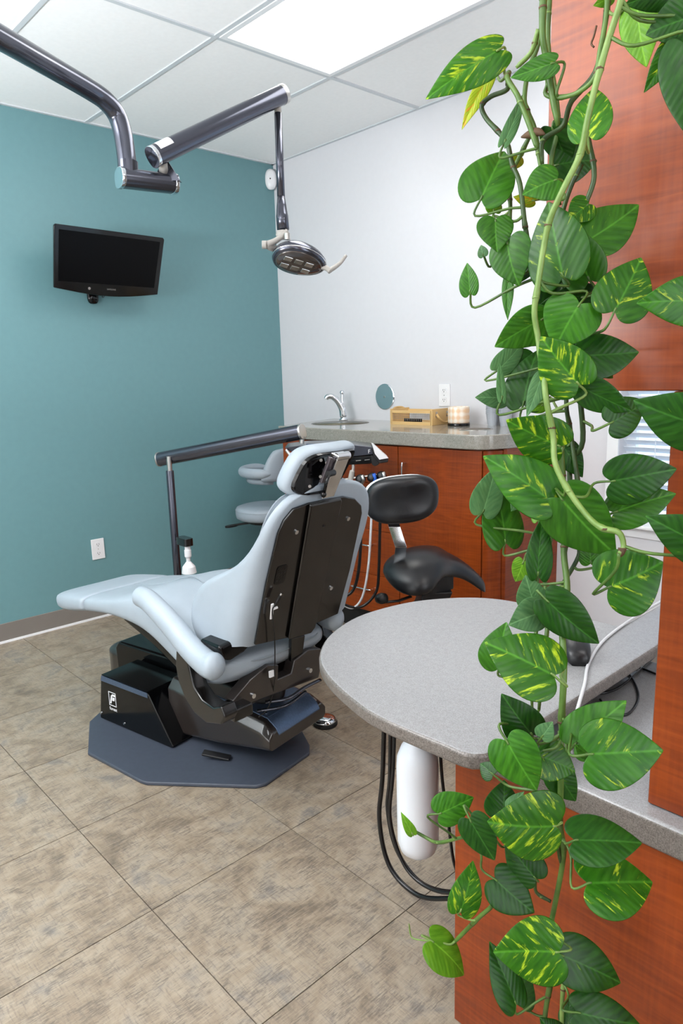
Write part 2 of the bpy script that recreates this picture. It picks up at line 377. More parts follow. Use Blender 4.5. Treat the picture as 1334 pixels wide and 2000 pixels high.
# desk
dk=empty('desk',(3.0,-1.8,.66),0,'rounded light grey laminate desk leaf reaching out over the floor','desk')
left=spline([(3.12,-2.172,0),(3.058,-2.176,0),(2.99,-2.177,0),(2.926,-2.168,0),(2.813,-2.133,0),(2.725,-2.085,0),(2.655,-2.01,0),(2.61,-1.92,0),(2.59,-1.82,0),(2.605,-1.70,0),(2.64,-1.62,0),(2.70,-1.545,0),(2.77,-1.503,0),(2.86,-1.487,0)],4)
poly=[(3.192,-1.0),(3.192,-2.13),(3.188,-2.15),(3.175,-2.165),(3.155,-2.171)]+[(p.x,p.y) for p in left]+[(3.083,-1.486),(3.083,-1.0)]
d=obj('desktop',bm_prism(poly,'z',.722,.75),'desk_edge',dk,world=True,bevel=.007,bseg=3)
d.data.materials.append(MAT['desk_top'])
for p in d.data.polygons:
    if p.normal.z>.5: p.material_index=1
obj('support',bm_mm(3.03,3.05,-1.93,-1.5,.6605,.7215),'wood',dk,world=True)
obj('support',bm_mm(3.075,3.085,-1.93,-1.46,.6605,.7215),'black_matte',dk,world=True)
obj('leg',bm_mm(3.10,3.17,-1.08,-1.03,.0,.7215),'black_matte',dk,world=True)
# mouse
M0=atZ(1122,1280,.7505); ms=empty('computer_mouse',(M0.x,M0.y,.7505),math.radians(128),'black computer mouse on the grey desk behind the plant','mouse')
rings=[]
for k in range(11):
    t=k/10; x=-.055+.11*t; h=.042*math.sin(math.pi*(.12+.80*t))**.6; w=.03*math.sin(math.pi*(.08+.84*t))**.4
    rings.append([(x,a,max(0,b)) for a,b in srect(0,h*.45,w,h*.55,2.6,16)])
obj('body',bm_loft(rings),'black_vinyl',ms,smooth=True)
obj('button_seam',bm_tube([(-.02,0,.034),(.0,0,.036),(.03,0,.031),(.05,0,.02)],.0008,6),'steel',ms); obj('scroll_wheel',bm_cyl((.032,-.004,.028),(.032,.004,.028),.009,14),'black_gloss',ms)
# cables on desk
cb=[atZ(1262,1178,.7535)+Vector((.02,.10,0)),atZ(1240,1205,.7535),atZ(1180,1250,.7535),atZ(1150,1295,.7535),atZ(1142,1335,.7535)]
cb+=[Vector((3.206,-1.90,.748)),Vector((3.212,-1.94,.70)),Vector((3.206,-1.92,.664))]
obj('white_cable',bm_tube(spline(cb,6),.0032,8),'white_cable',smooth=True,label='white cable running over the desk edge down behind the plant',cat='cable')
def zc(pts,z): return [atZ(x,y,z) for x,y in pts]
for i,(pl,lab) in enumerate((([(1283,1278),(1240,1318),(1205,1345),(1172,1354),(1150,1350)],'black cable curving across the ledge toward the desk'),
   ([(1215,1300),(1238,1330),(1246,1365),(1225,1395),(1190,1388),(1172,1366)],'thin black cable looped on the ledge'),
   ([(1225,1298),(1255,1306),(1285,1318)],'short straight black cable at the back of the ledge by the pillar'))):
    obj('black_cable',bm_tube(spline(zc(pl,.6635),6),.0026,6),'black_cable',smooth=True,label=lab,cat='cable')
# bottle + hoses under the desk
Bt=atY(815,1440,-1.9); bo=empty('canister',(Bt.x,-1.9,.25),0,'white rounded plastic canister hanging under the desk edge','canister')
prof=[(.004,0),(.024,.004),(.040,.018),(.0465,.04),(.047,.10),(.047,.22),(.0455,.245),(.036,.27),(.022,.285),(.019,.296)]
obj('body',bm_lathe(prof),'bottle',bo,smooth=True); obj('cap',bm_lathe([(.029,.292),(.03,.296),(.03,.33),(.028,.335)]),'black_matte',bo,smooth=True)
obj('wire_hook',bm_tube(spline([(-.045,0,.285),(-.055,0,.31),(-.05,.01,.34),(-.03,.01,.36),(0,.01,.3645),(.01,.01,.47)],5),.0018,6),'steel',bo,smooth=True)
def yc(pts,Y): return [atY(x,y,Y) for x,y in pts]
hz=[([(758,1400),(748,1500),(741,1600),(760,1690),(810,1745),(868,1755),(925,1740),(945,1640),(950,1500)],-1.80,.0062,'black hose hanging lowest in the loop left of the white canister'),
    ([(766,1405),(762,1500),(757,1580),(775,1660),(820,1722),(880,1742),(925,1728),(940,1630),(945,1500)],-1.83,.0052,'black hose of the inner loop just left of the white canister'),
    ([(778,1405),(768,1500),(762,1600),(790,1690),(840,1735),(900,1735),(930,1640),(940,1510)],-1.86,.0046,'black hose between the two outer hoses beside the canister'),
    ([(853,1435),(862,1500),(875,1600),(888,1690),(912,1720),(928,1640),(935,1520)],-1.87,.0036,'thin black hose hanging right of the white canister')]
for pl,Y,r,lab in hz:
    pp=yc(pl,Y); pp=[Vector((pp[0].x,pp[0].y,.7215))]+pp[1:-1]+[Vector((pp[-1].x,Y,.7215))]
    obj('hose',bm_tube(spline(pp,7),r,8),'black_cable',smooth=True,label=lab,cat='hose')
obj('teal_cord',bm_tube(spline([Vector((2.93,-1.98,.719)),Vector((2.955,-1.985,.700)),Vector((2.98,-1.99,.704)),Vector((2.99,-1.99,.7205))],5),.0022,6),simple('teal_cord',(40,110,110),.5),smooth=True,label='thin teal cord looping under the desk edge above the wood panel',cat='cord')
# ------------------------------------------------------------------ vanity on the back wall
va=empty('vanity_cabinet',(1.35,-.3,0),0,'long cherry wood base cabinet with doors and drawers along the white wall','cabinet')
front=[(.715,-.572),(1.10,-.575),(1.45,-.548),(1.75,-.532),(1.93,-.515),(2.0,-.485),(2.035,-.42)]
fs=[(p.x,p.y) for p in spline([(a,b,0) for a,b in front],6)]
def off(pl,d):
    out=[]
    for i,p in enumerate(pl):
        a=Vector(pl[max(i-1,0)]); b=Vector(pl[min(i+1,len(pl)-1)]); t=(b-a).normalized(); out.append((p[0]-t.y*d,p[1]+t.x*d))
    return out
ins=off(fs,.020)
obj('carcass',bm_prism([(.53,-.005),(.695,-.555)]+[p for p in ins if p[0]>.71]+[(2.05,-.005)],'z',.13,.995),'wood',va,world=True)
obj('toe_kick',bm_prism([(.56,-.01)]+[(p[0],p[1]) for p in off(fs,.07) if p[0]>.72]+[(1.96,-.01)],'z',.0,.1295),'black_matte',va,world=True)
def slab(x0,x1,z0,z1,name,lab=None):
    seg=[x0+(x1-x0)*k/6 for k in range(7)]
    def fy(x,pl):
        for a,b in zip(pl,pl[1:]):
            if a[0]<=x<=b[0]: return a[1]+(b[1]-a[1])*(x-a[0])/(b[0]-a[0]+1e-9)
        return pl[0][1] if x<pl[0][0] else pl[-1][1]
    A=[(x,fy(x,fs)) for x in seg]; B=[(x,fy(x,fs)+.0185) for x in seg[::-1]]
    return obj(name,bm_prism(A+B,'z',z0,z1),'wood',va,world=True,bevel=.001,bseg=1),fy
g=.0022
sx=[(.705,1.095),(1.095,1.538),(1.538,1.985)]
o1,fy=slab(sx[0][0],sx[0][1]-g,.135,.99,'door')
o2,_=slab(sx[2][0]+g,sx[2][1]-g,.135,.99,'door')
o3,_=slab(1.985+g,2.034,.135,.99,'end_panel')
sdp=obj('side_panel',bm_prism([(2.036,-.415),(2.052,-.41),(2.068,-.002),(2.052,-.002)],'z',.13,.995),'wood',va,world=True)
def handle(parent,p0,p1,out=.028,r=.004):
    p0=Vector(p0);p1=Vector(p1);o=Vector((0,-out,0)); pl=[p0,p0+o*.7,p0+o+(p1-p0)*.05,p1+o-(p1-p0)*.05,p1+o*.7,p1]
    return obj('handle',bm_tube(spline(pl,4),r,8),'chrome',parent,world=True,smooth=True)
dz=[(.135,.335),(.335,.565),(.565,.80),(.80,.99)]
for a,b in dz:
    o,_=slab(sx[1][0]+g,sx[1][1]-g,a+g/2,b-g/2,'drawer'); zc_=(a+b)/2 if b<.9 else .90
    if b<.9: zh=b-.075; handle(o,(1.25,fy(1.25,fs),zh),(1.37,fy(1.37,fs),zh))
handle(o2,(1.585,fy(1.585,fs),.80),(1.585,fy(1.585,fs),.915))
ctp=[(.505,-.002),(.685,-.585)]+off([p for p in fs if p[0]>.72],-.016)+[(2.075,-.35),(2.09,-.002)]
obj('vanity_worktop',bm_prism(ctp,'z',.996,1.06),'quartz',label='speckled grey stone worktop with small sink on the long wood cabinet',cat='worktop',bevel=.006,bseg=3)
ZC=1.0602
S0=Vector((.86,-.28,ZC)); sk=empty('sink',S0,0,'small round undermount sink rim in the grey worktop','sink')
def ring(r0,r1,z0,z1,seg=40,sy=1.0):
    bm=bmesh.new(); R=[]
    for r,z in ((r0,z0),(r0,z1),(r1,z1),(r1,z0)): R.append([bm.verts.new((r*math.cos(2*math.pi*k/seg),sy*r*math.sin(2*math.pi*k/seg),z)) for k in range(seg)])
    for a in range(4):
        for k in range(seg): bm.faces.new((R[a][k],R[a][(k+1)%seg],R[(a+1)%4][(k+1)%seg],R[(a+1)%4][k]))
    return bm
obj('rim',ring(.155,.163,0,.0012),'desk_edge',sk); obj('basin',bm_lathe([(.154,.0006),(.12,.0004),(.03,.0002),(.004,.0001)]),simple('basin',(120,116,96),.3),sk,smooth=True)
obj('drain',bm_lathe([(.018,.0008),(.017,.0016),(.003,.0016)]),'chrome',sk)
wh=empty('waste_opening',(1.79,-.28,ZC),0,'dark round waste opening with rim in the worktop before the candle','opening')
obj('rim',ring(.07,.078,0,.0015),'steel',wh); obj('hole_shade',bm_lathe([(.069,.0009),(.04,.0006),(.003,.0005)]),simple('hole_shade',(96,88,76),.6),wh)  # flat disc on the solid top, shade of the opening painted in
# faucet
F=atY(671,823,-.10); fc=empty('faucet',(F.x,-.10,ZC),0,'chrome bent faucet with knob standing behind the round sink','faucet')
obj('base',bm_lathe([(.026,0),(.026,.006),(.018,.012),(.016,.03),(.017,.07),(.012,.085)]),'chrome',fc,smooth=True)
obj('spout',bm_tube(spline([(0,0,.02),(-.003,-.008,.07),(-.016,-.03,.115),(-.034,-.055,.140),(-.052,-.075,.140),(-.058,-.082,.128)],6),lambda t:.021-.007*t,16),'chrome',fc,smooth=True)
obj('lever',bm_tube(spline([(-.002,0,.07),(-.012,.005,.12),(-.016,.01,.158)],5),.006,10),'chrome',fc,smooth=True)
obj('knob',bm_lathe([(.001,-.014),(.010,-.010),(.014,0),(.010,.010),(.001,.014)],(-.016,.01,.162)),'chrome',fc,smooth=True)
# mirror disc and outlets
Dc=atY(752,775,0); dm=empty('wall_disc',(Dc.x,-.001,Dc.z),0,'round polished metal cover plate on the white wall above the worktop','cover plate')
RM=Matrix.Rotation(math.radians(90),4,'X')
obj('plate',bm_lathe([(.003,.004),(.070,.004),(.074,.002),(.075,0)],mat=RM),'chrome',dm,smooth=False); obj('screw',bm_lathe([(.006,.004),(.006,.006),(.001,.007)],mat=RM),'steel',dm)
def outlet(c,rz,lab):
    o=empty('outlet',c,rz,lab,'outlet')   # faces local -Y
    obj('cover',bm_box((0,-.003,0),(.075,.006,.117)),'white_plastic',o,bevel=.0025)
    for s in (-1,1):
        f=obj('socket',bm_prism(srect(0,s*.025,.0165,.0145,3),'y',-.0062,-.008),'white_plastic',o)
        for dx in (-.006,.006): obj('slot',bm_box((dx,-.0082,s*.025+.003),(.0018,.001,.008)),'dark_line',f)
        obj('slot',bm_cyl((0,-.0079,s*.025-.006),(0,-.0087,s*.025-.006),.0024,10),'dark_line',f)
    obj('screw',bm_cyl((0,-.006,0),(0,-.0068,0),.003,10),'steel',o)
Oc=atX(191,1072,0); outlet((.0005,Oc.y,Oc.z),math.radians(90),'white double wall outlet low on the green wall')
Oc=atY(869,772,0); outlet((Oc.x,-.0005,Oc.z),0,'white double wall outlet on the white wall above the basket')
# basket
bs=empty('wire_basket',(1.195,-.215,ZC),math.radians(3),'pale wooden box basket with wire sides and rope handles on the worktop','basket')
BL,BD,BH=.265,.14,.074
for y in (0,BD):
    f=bm_mm(0,BL,y-.005,y+.005,0,.016); bm_mm(0,BL,y-.005,y+.005,BH-.013,BH,f); bm_mm(0,.008,y-.005,y+.005,.016,BH-.013,f); bm_mm(BL-.008,BL,y-.005,y+.005,.016,BH-.013,f)
    obj('side_frame',f,'basket_wood',bs)
    wmesh=bmesh.new()
    for k in range(1,22): bm_cyl((k*BL/22,y,.02),(k*BL/22,y,BH-.016),.0009,4,wmesh)
    for k in range(1,4): bm_cyl((.01,y,.022+k*.011),(BL-.01,y,.022+k*.011),.0009,4,wmesh)
    obj('wire_mesh',wmesh,'steel',bs)
for x in (0,BL):
    obj('end_board',bm_mm(x-.006,x+.006,-.005,BD+.005,0,BH+.008),'basket_wood',bs,bevel=.001)
    s=-1 if x==0 else 1
    pl=[(x+s*.009,.03,BH-.02),(x+s*.022,.028,BH-.035),(x+s*.03,.05,.02),(x+s*.03,.08,.005+.008),(x+s*.03,.11,.02),(x+s*.022,.125,BH-.035),(x+s*.009,.122,BH-.02)]
    if s<0: pl=[(a+.012,b,BH-.01+.022*math.sin(math.pi*q/6)) for q,(a,b,c) in enumerate(pl)]
    obj('rope_handle',bm_tube(spline(pl,5),.006,8),'rope',bs,smooth=True)
    for yy in (.03,.122): obj('bracket',bm_box((x+s*.007,yy,BH-.02),(.003,.014,.028)),'steel',bs)
obj('bottom_board',bm_mm(.006,BL-.006,.005,BD-.005,.002,.008),'basket_wood',bs)
for k in range(9):
    p=wmat(bs)@Vector((.05+k*.0135,.05,.0085))
    obj('dark_vial',bm_lathe([(.005,0),(.0055,.004),(.0055,.018),(.004,.022)],p,10),'black_gloss',smooth=True,label='small dark vial in the row inside the wire basket',cat='vial',group='dark vials in the wire basket')
# candle / tissue roll
Cp=Vector((1.575,-.13,ZC)); cn=empty('candle_jar',Cp,0,'frosted candle jar with warm plaid pattern and black base','candle')
def mk_plaid():
    t=NT('plaid_glass'); v=t.coord(); sp=t.n('ShaderNodeSeparateXYZ'); t.l(v,sp.inputs[0])
    a=t.math('SINE',t.math('MULTIPLY',sp.outputs[0],260.)); b=t.math('SINE',t.math('MULTIPLY',sp.outputs[2],190.))
    m=t.math('ADD',t.math('MULTIPLY',t.math('ADD',a,b),.25),.5)
    t.set(Base_Color=t.ramp(m,[(.2,lin((232,222,208))),(.8,lin((226,190,154)))]),Roughness=.25,Emission_Color=lin((255,190,120)),Emission_Strength=.0); return t.m
MAT['plaid']=mk_plaid()
obj('jar',bm_lathe([(.052,.012),(.054,.02),(.054,.09),(.052,.094),(.049,.094),(.049,.03),(.003,.03)]),'plaid',cn,smooth=True)
obj('base',bm_lathe([(.003,0),(.055,0),(.056,.003),(.056,.011),(.054,.013),(.003,.013)]),'black_gloss',cn)
obj('wax',bm_lathe([(.003,.06),(.048,.06),(.047,.068),(.003,.068)]),simple('wax',(240,226,206),.5),cn)
# cup stacks
def stack(x,y,n,lab,k0=0):
    st=empty('cup_stack',(x,y,ZC),0,lab,'cups')
    for k in range(n):
        z=k*.0088; r=.0345
        obj('paper_cup',bm_lathe([(.024,z),(r-.002,z+.058),(r,z+.060),(r,z+.062),(r-.003,z+.0605),(.003,z+.01)],seg=18),'cup',st)
stack(1.725,-.055,7,'shorter stack of small grey paper cups beside the candle'); stack(1.80,-.055,13,'taller stack of small grey paper cups behind the leaves',0)
# corner sensor
sn=empty('corner_sensor',(.016,-.035,2.545),math.radians(45),'small white oval sensor mounted high in the room corner','sensor')
obj('housing',bm_loft([[(a,-h,b) for a,b in srect(0,0,.036*s,.062*s,2.4,20)] for h,s in ((-.012,.6),(0,1),(.012,.98),(.022,.75),(.026,.4))]),'white_plastic',sn,smooth=True)
obj('lens',bm_cyl((0,-.024,-.0),(0,-.029,0),.004,10),'black_gloss',sn)
# ------------------------------------------------------------------ TV
ty_,tt_=-.0505,.2913; dx=Vector((math.sin(ty_),math.cos(ty_),0)); n=Vector((dx.y,-dx.x,0)); upv=(Vector((0,0,1))*math.cos(tt_)+n*math.sin(tt_))
TVW,TVH=.60,.305; nn=dx.cross(upv).normalized()
if nn.x<0: nn=-nn
cen=Vector((.22,-1.2533,1.921))
tv=empty('wall_tv',(0.001,cen.y,cen.z-TVH/2),0,'black flat television on a wall arm on the green wall','television')
TM=Matrix((dx,upv,nn)).transposed().to_4x4(); TM.translation=cen
hw,hh=TVW/2,TVH/2
hb2=hw*.95; outl=[(-hw+.008,hh),(hw-.008,hh),(hw,hh-.008),(hb2,-hh+.010)]+[(hb2*(1-2*k/10),-hh+.010-.026*math.sin(math.pi*k/10)) for k in range(1,10)]+[(-hb2-.008,-hh+.010),(-hw,hh-.008)]
b=bm_prism(outl,'z',-.012,.0); bmesh.ops.transform(b,matrix=TM,verts=b.verts); obj('bezel',b,'black_gloss',tv,world=True,bevel=.003)
b=bm_prism([(x*.94,y*.9) for x,y in outl],'z',-.045,-.0125); bmesh.ops.transform(b,matrix=TM,verts=b.verts); obj('back_shell',b,'black_matte',tv,world=True,bevel=.006)
b=bm_prism([(-hw+.024,hh-.022),(hw-.026,hh-.022),(hb2-.026,-hh+.044),(-hb2+.012,-hh+.044)],'z',.0002,.0012); bmesh.ops.transform(b,matrix=TM,verts=b.verts); obj('screen',b,'screen',tv,world=True)
text('brand_lettering','SAMSUNG',.011,TM@Matrix.Translation((.01,-hh+.020,.0012)),'steel',tv)
b=bm_lathe([(.007,.0005),(.007,.0018),(.0055,.0018)],seg=16); bmesh.ops.transform(b,matrix=TM@Matrix.Translation((-hw*.37,-hh+.018,0)),verts=b.verts); obj('power_button',b,'steel',tv,world=True)
WB=atX(183,588,.012); 
obj('wall_bracket',bm_loft([[(h,WB.y+a,WB.z+.03+b_) for a,b_ in srect(0,0,.030*s,.045*s,3,20)] for h,s in ((.0,1),(.01,1),(.018,.85))]),'black_gloss',tv,world=True,smooth=True)
obj('wall_arm',bm_tube([Vector((.015,WB.y,WB.z+.06)),Vector((.10,WB.y+.02,WB.z+.09)),cen-nn*.04+Vector((0,0,-.05))],.014,10),'black_matte',tv,world=True,smooth=True)
for dy in (-.012,.012): obj('bolt',bm_cyl((.016,WB.y+dy,WB.z+.006),(.024,WB.y+dy,WB.z+.006),.004,8),'chrome',tv,world=True)
obj('cable',bm_tube(spline([TM@Vector((.0,-hh+.01,-.02)),Vector((.04,WB.y+.045,WB.z+.02)),Vector((.02,WB.y+.05,WB.z+.03)),TM@Vector((.03,-hh+.02,-.02))],6),.0025,6),'black_cable',tv,world=True,smooth=True)
# ------------------------------------------------------------------ ceiling-mounted exam light
def D(x,y,d): return CAM+ray(x,y)*d
exl=empty('exam_light',(1.56,-1.72,2.0),0,'dark metal exam light on a jointed arm hanging over the dental chair','exam light')
dT=2.15
bendpts=[D(250,335,dT),D(246,300,dT),D(240,262,dT),D(228,225,dT-.01),D(205,196,dT-.05),D(170,172,dT-.11),D(100,131,dT-.25),D(0,73,dT-.47),D(-120,4,dT-.66)]
last=bendpts[-1]; pp=spline(bendpts,6)
obj('ceiling_tube',bm_tube(pp,.0285,20),'dark_metal',exl,world=True,smooth=True)
obj('ceiling_post',bm_tube([last-Vector((0,0,.05)),Vector((last.x,last.y,RH))],.04,20),'dark_metal',exl,world=True,smooth=True)
obj('ceiling_flange',bm_lathe([(.09,-.03),(.1,-.01),(.1,0)],(last.x,last.y,RH-.0005)),'white_trim',exl,world=True)
cl0=D(250,322,dT); obj('collar',bm_cyl(D(250,333,dT)-Vector((0,0,.01)),cl0+Vector((0,0,.008)),.0305,20),'dark_metal',exl,world=True,smooth=False)
e0,e1=D(234,347,dT-.01),D(340,360,dT+.09)
def capsule(p0,p1,hw,hh,name,mat,par,e=2.6):
    t=(p1-p0).normalized(); x=Vector((0,0,1)).cross(t).normalized(); y=t.cross(x); rings=[]
    for s,k in ((0,.9),(.01,1),(.99,1),(1,.9)): 
        p=p0.lerp(p1,s); rings.append([p+x*a*k+y*b*k for a,b in srect(0,0,hw,hh,e,24)])
    return obj(name,bm_loft(rings),mat,par,world=True,smooth=False,bevel=.001,bseg=1,angle=50)
capsule(e0,e1,.036,.028,'knuckle_arm','dark_metal',exl)
t=(e1-e0).normalized()
for p,q in ((e0-t*.004,e0+t*.008),(e1-t*.008,e1+t*.004)): capsule(p,q,.038,.030,'end_cap','chrome',exl)
a0,a1=D(300,306,dT-.02),D(553,184,2.42)
capsule(a0,a1,.030,.031,'spring_arm','dark_metal',exl,e=2.3)
t=(a1-a0).normalized(); capsule(a0-t*.006,a0+t*.006,.031,.032,'end_cap','chrome',exl,e=2.3); capsule(a1-t*.012,a1+t*.004,.031,.032,'end_cap','steel',exl,e=2.3)
# label sticker on arm
x_=Vector((0,0,1)).cross(t).normalized(); y_=t.cross(x_)
stk=bm_loft([[a0+t*s+x_*(.0308*math.copysign(abs(math.cos(a))**(2/2.3),math.cos(a)))+y_*(.0318*abs(math.sin(a))**(2/2.3)) for a in [math.radians(180-q if x_.dot(CAM-a0)<0 else q) for q in range(15,110,8)]] for s in (.016,.07)],closed=False,cap=False)
obj('sticker',stk,'white_plastic',exl,world=True)
kb=D(318,330,dT-.06)
bj=bmesh.new(); 
obj('pivot_bracket',bm_prism([(-.04,-.01),(.045,-.01),(.012,.045),(-.006,.045)],'y',-.014,.014,fn=lambda q:D(325,348,dT+.06)+RT*q[0]+Vector((0,0,1))*q[2]+Vector((FW.x,FW.y,0))*q[1]),'dark_metal',exl,world=True)
obj('pivot_link',bm_cyl(D(320,337,dT+.05),D(317,310,dT+.01),.014,14),'grey_plastic',exl,world=True,smooth=True)
dL=2.42
n0=D(542,205,dL); n1=D(543,222,dL); n2=D(549,385,dL); n3=D(551,420,dL); n4=D(553,448,dL)
obj('drop_fork',bm_cyl(n0+Vector((0,0,.012)),n1,.011,14,r2=.013),'grey_plastic',exl,world=True,smooth=True)
obj('drop_rod',bm_cyl(n1,n2,.0135,16),'dark_metal',exl,world=True,smooth=True)
obj('drop_sleeve',bm_tube([n2,n2.lerp(n3,.5),n3,n3.lerp(n4,.04),n4],lambda t:.0135+.0075*min(1,t*1.8),18),'dark_metal',exl,world=True,smooth=True)
obj('yoke',bm_lathe([(.002,-.016),(.02,-.014),(.024,0),(.02,.012),(.002,.016)],D(552,458,dL)),'grey_plastic',exl,world=True,smooth=True)
# lamp head: flattened egg, glass face turned toward the viewer and down
hc=D(580,504,dL-.02)
ax=(D(630,516,dL+.02)-D(536,488,dL-.05)).normalized(); nrm=(Vector((0,0,-1))*.72-Vector((FW.x,FW.y,0)).normalized()*.55-RT*.38)
HM=frameM(hc,ax,nrm.cross(ax)) ; 
zc_s=1 if (HM.to_3x3()@Vector((0,0,1))).dot(nrm)>0 else -1
def hd(prof,segs=36,lx=.096,ly=.074):
    rings=[]
    for r,z in prof:
        rings.append([HM@Vector((lx*r*math.cos(2*math.pi*k/segs)*(1+.10*math.cos(2*math.pi*k/segs)),ly*r*math.sin(2*math.pi*k/segs),zc_s*z)) for k in range(segs)])
    return bm_loft(rings)
lh=obj('lamp_shell',hd([(.03,-.045),(.35,-.043),(.65,-.034),(.88,-.018),(.99,-.002),(1.0,.004),(.96,.016),(.88,.020)]),'dark_metal',exl,world=True,smooth=True)
obj('lamp_glass',hd([(.875,.0195),(.8,.024),(.5,.028),(.02,.029)]),simple('lamp_glass',(60,52,48),.05,coat=1.0),lh,world=True,smooth=True)
obj('seam_ring',hd([(1.003,.0055),(1.008,.007),(1.003,.0085)]),'chrome',lh,world=True,smooth=True)
for i in (-1,0,1):
    for j in (-1,1):
        b=bm_box((0,0,0),(.028,.021,.003)); bmesh.ops.transform(b,matrix=HM@Matrix.Translation((i*.038,j*.019,zc_s*.0285)),verts=b.verts); obj('led_reflector',b,'steel' if (i+j)%2 else 'chrome',lh,world=True,bevel=.001)
def hand(pts,name,r): return obj(name,bm_tube(spline(pts,5),r,12),'grey_plastic',exl,world=True,smooth=True)
hand([D(541,486,dL),D(530,484,dL-.03),D(520,478,dL-.05)],'handle_hub',.011)
hand([D(512,478,dL-.05),D(521,478,dL-.05)],'handle_cap',.0135)
hand([D(520,478,dL-.05),D(535,472,dL-.04),D(550,462,dL-.03),D(560,451,dL-.02)],'handle_grip',lambda t:.0115-.004*t)
hand([D(626,520,dL),D(638,524,dL),D(645,530,dL)],'handle_hub',.009)
hand([D(641,530,dL),D(655,521,dL+.01),D(666,512,dL+.015),D(676,499,dL+.02)],'handle_grip',lambda t:.009-.0035*t)
obj('handle_cap',bm_lathe([(.002,-.012),(.011,-.01),(.011,.01),(.002,.012)],D(561,462,dL-.04),16),'steel',exl,world=True)
# ------------------------------------------------------------------ dental chair
CO=Vector((1.546,-1.666,0)); CR=math.radians(11)
ch=empty('dental_chair',CO,CR,'pale grey dental chair with upright back and dark carbon base on a floor plate','dental chair')
SR=Matrix.Rotation(math.radians(-7),4,'Z')   # seat swivelled on the base
def sseat(bm): bmesh.ops.transform(bm,matrix=SR,verts=bm.verts); return bm
matp=[(-.403,-.246),(-.205,-.389),(.105,-.399),(.13,-.395),(.45,-.207),(.468,-.177),(.469,.052),(.436,.094),(.292,.20),(.1,.28),(-.3,.28),(-.45,.2),(-.45,-.15)]
obj('floor_plate',bm_prism(matp,'z',.0002,.014),'mat_grey',ch,bevel=.004)
# pump housing with the logo
hp=[(-.392,.0142),(.035,.0142),(.044,.022),(-.072,.192),(-.085,.200),(-.350,.204),(-.362,.194)]
hb=obj('pump_housing',bm_prism(hp,'y',-.205,-.02),'black_gloss',ch,bevel=.006)
obj('corner_trim',bm_prism([(-.360,.182),(-.353,.2045),(-.078,.2005),(-.078,.182)],'y',-.2065,-.2045),'blue_sheen_metal',hb)  # trim whose pale blue paints in a reflection on the housing edge
obj('top_cover',bm_prism([(-.356,.2042),(-.085,.2005),(-.085,.2035),(-.356,.2072)],'y',-.203,-.03),'black_gloss',hb)
for x,z in ((-.379,.04),(-.235,.035)): obj('screw',bm_cyl((x,-.205,z),(x,-.208,z),.0045,10),'chrome',hb)
lx,lz=-.296,.120
fr=bmesh.new()
for (x0,x1,z0,z1) in ((-.022,.022,.026,.0285),(-.022,.022,-.0285,-.026),(-.022,-.0195,-.0285,.0285),(.0195,.022,-.0285,.0285)): bm_mm(lx+x0,lx+x1,-.2062,-.2051,lz+z0,lz+z1,fr)
obj('logo_frame',fr,'white_plastic',hb)
fl_=bmesh.new(); sk_=lambda q:(lx+q[0]+q[2]*.28,q[1],lz+q[2])
bm_prism([(-.011,-.020),(-.003,-.020),(-.003,.021),(-.011,.014)],'y',-.2062,-.2051,fl_,fn=sk_)
bm_prism([(-.011,.013),(.014,.013),(.014,.021),(-.004,.021)],'y',-.2062,-.2051,fl_,fn=sk_)
bm_prism([(.0,-.006),(.013,-.006),(.013,.008),(.0,.008)],'y',-.2062,-.2051,fl_,fn=sk_)
obj('logo_mark',fl_,'white_plastic',hb)
text('logo_lettering','forest',.019,wmat(ch)@Matrix(((1,0,0,lx),(0,0,-1,-.2056),(0,1,0,lz-.042),(0,0,0,1))),'white_plastic',hb)
# rear cover and pod
pr=[]
for k in range(9):
    a=math.pi*(.5+k/8); pr.append((-.60+.095*math.cos(a),.12+.095*math.sin(a)))
obj('rear_pod',bm_prism([(-.05,.215),(-.60,.215)]+pr[1:-1]+[(-.60,.025),(-.05,.025)],'z',.0142,.17),'carbon',ch,bevel=.02,bseg=4)
obj('rear_cover',bm_prism([(-.52,.0142),(.02,.0142),(-.02,.25),(-.50,.25),(-.525,.22)],'y',-.015,.20),'black_gloss',ch,bevel=.012,bseg=3)
# lift arm
def sect(t,z0,z1,hw,ins): return [(t,-hw-.05,z0),(t,-hw-.055,(z0+z1)/2+.01),(t,-hw-.05+ins,z1),(t,hw-.05-ins+.1,z1),(t,hw+.055,(z0+z1)/2+.01),(t,hw+.05,z0)]
def armr(t,z0,z1,s0,s1,c): return [(t,s0+.012,z0),(t,s0,z0+.012),(t,s0,z1-c*1.1),(t,s0+c,z1),(t,s1-c,z1),(t,s1,z1-c*1.1),(t,s1,z0+.012),(t,s1-.012,z0)]
la=obj('lift_arm',bm_loft([armr(-.05,.03,.235,-.135,.155,.03),armr(.02,.03,.232,-.14,.16,.03),armr(.20,.055,.218,-.145,.16,.03),armr(.42,.098,.195,-.148,.16,.03),armr(.465,.104,.165,-.148,.16,.02)]),'carbon',ch,bevel=.006)
obj('top_plate',bm_loft([[(t,s,z+h) for s,h in ((-.105,.0),(.118,.0),(.118,.005),(-.105,.005))] for t,z in ((.22,.2175),(.42,.1958))]),'blue_sheen_metal',la,bevel=.003)
obj('plate_lip',bm_loft([[(t,s,z+h) for s,h in ((-.105,.0),(.118,.0),(.118,.006),(-.105,.006))] for t,z in ((.4205,.1953),(.458,.170),(.470,.150))]),'blue_sheen_metal',la,bevel=.002)
obj('side_trim',bm_loft([[(t,s,z+h) for s,h in ((-.118,.0),(-.108,.0),(-.108,.004),(-.118,.004))] for t,z in ((.0,.2345),(.22,.219),(.30,.2105))]),'blue_sheen_metal',la)
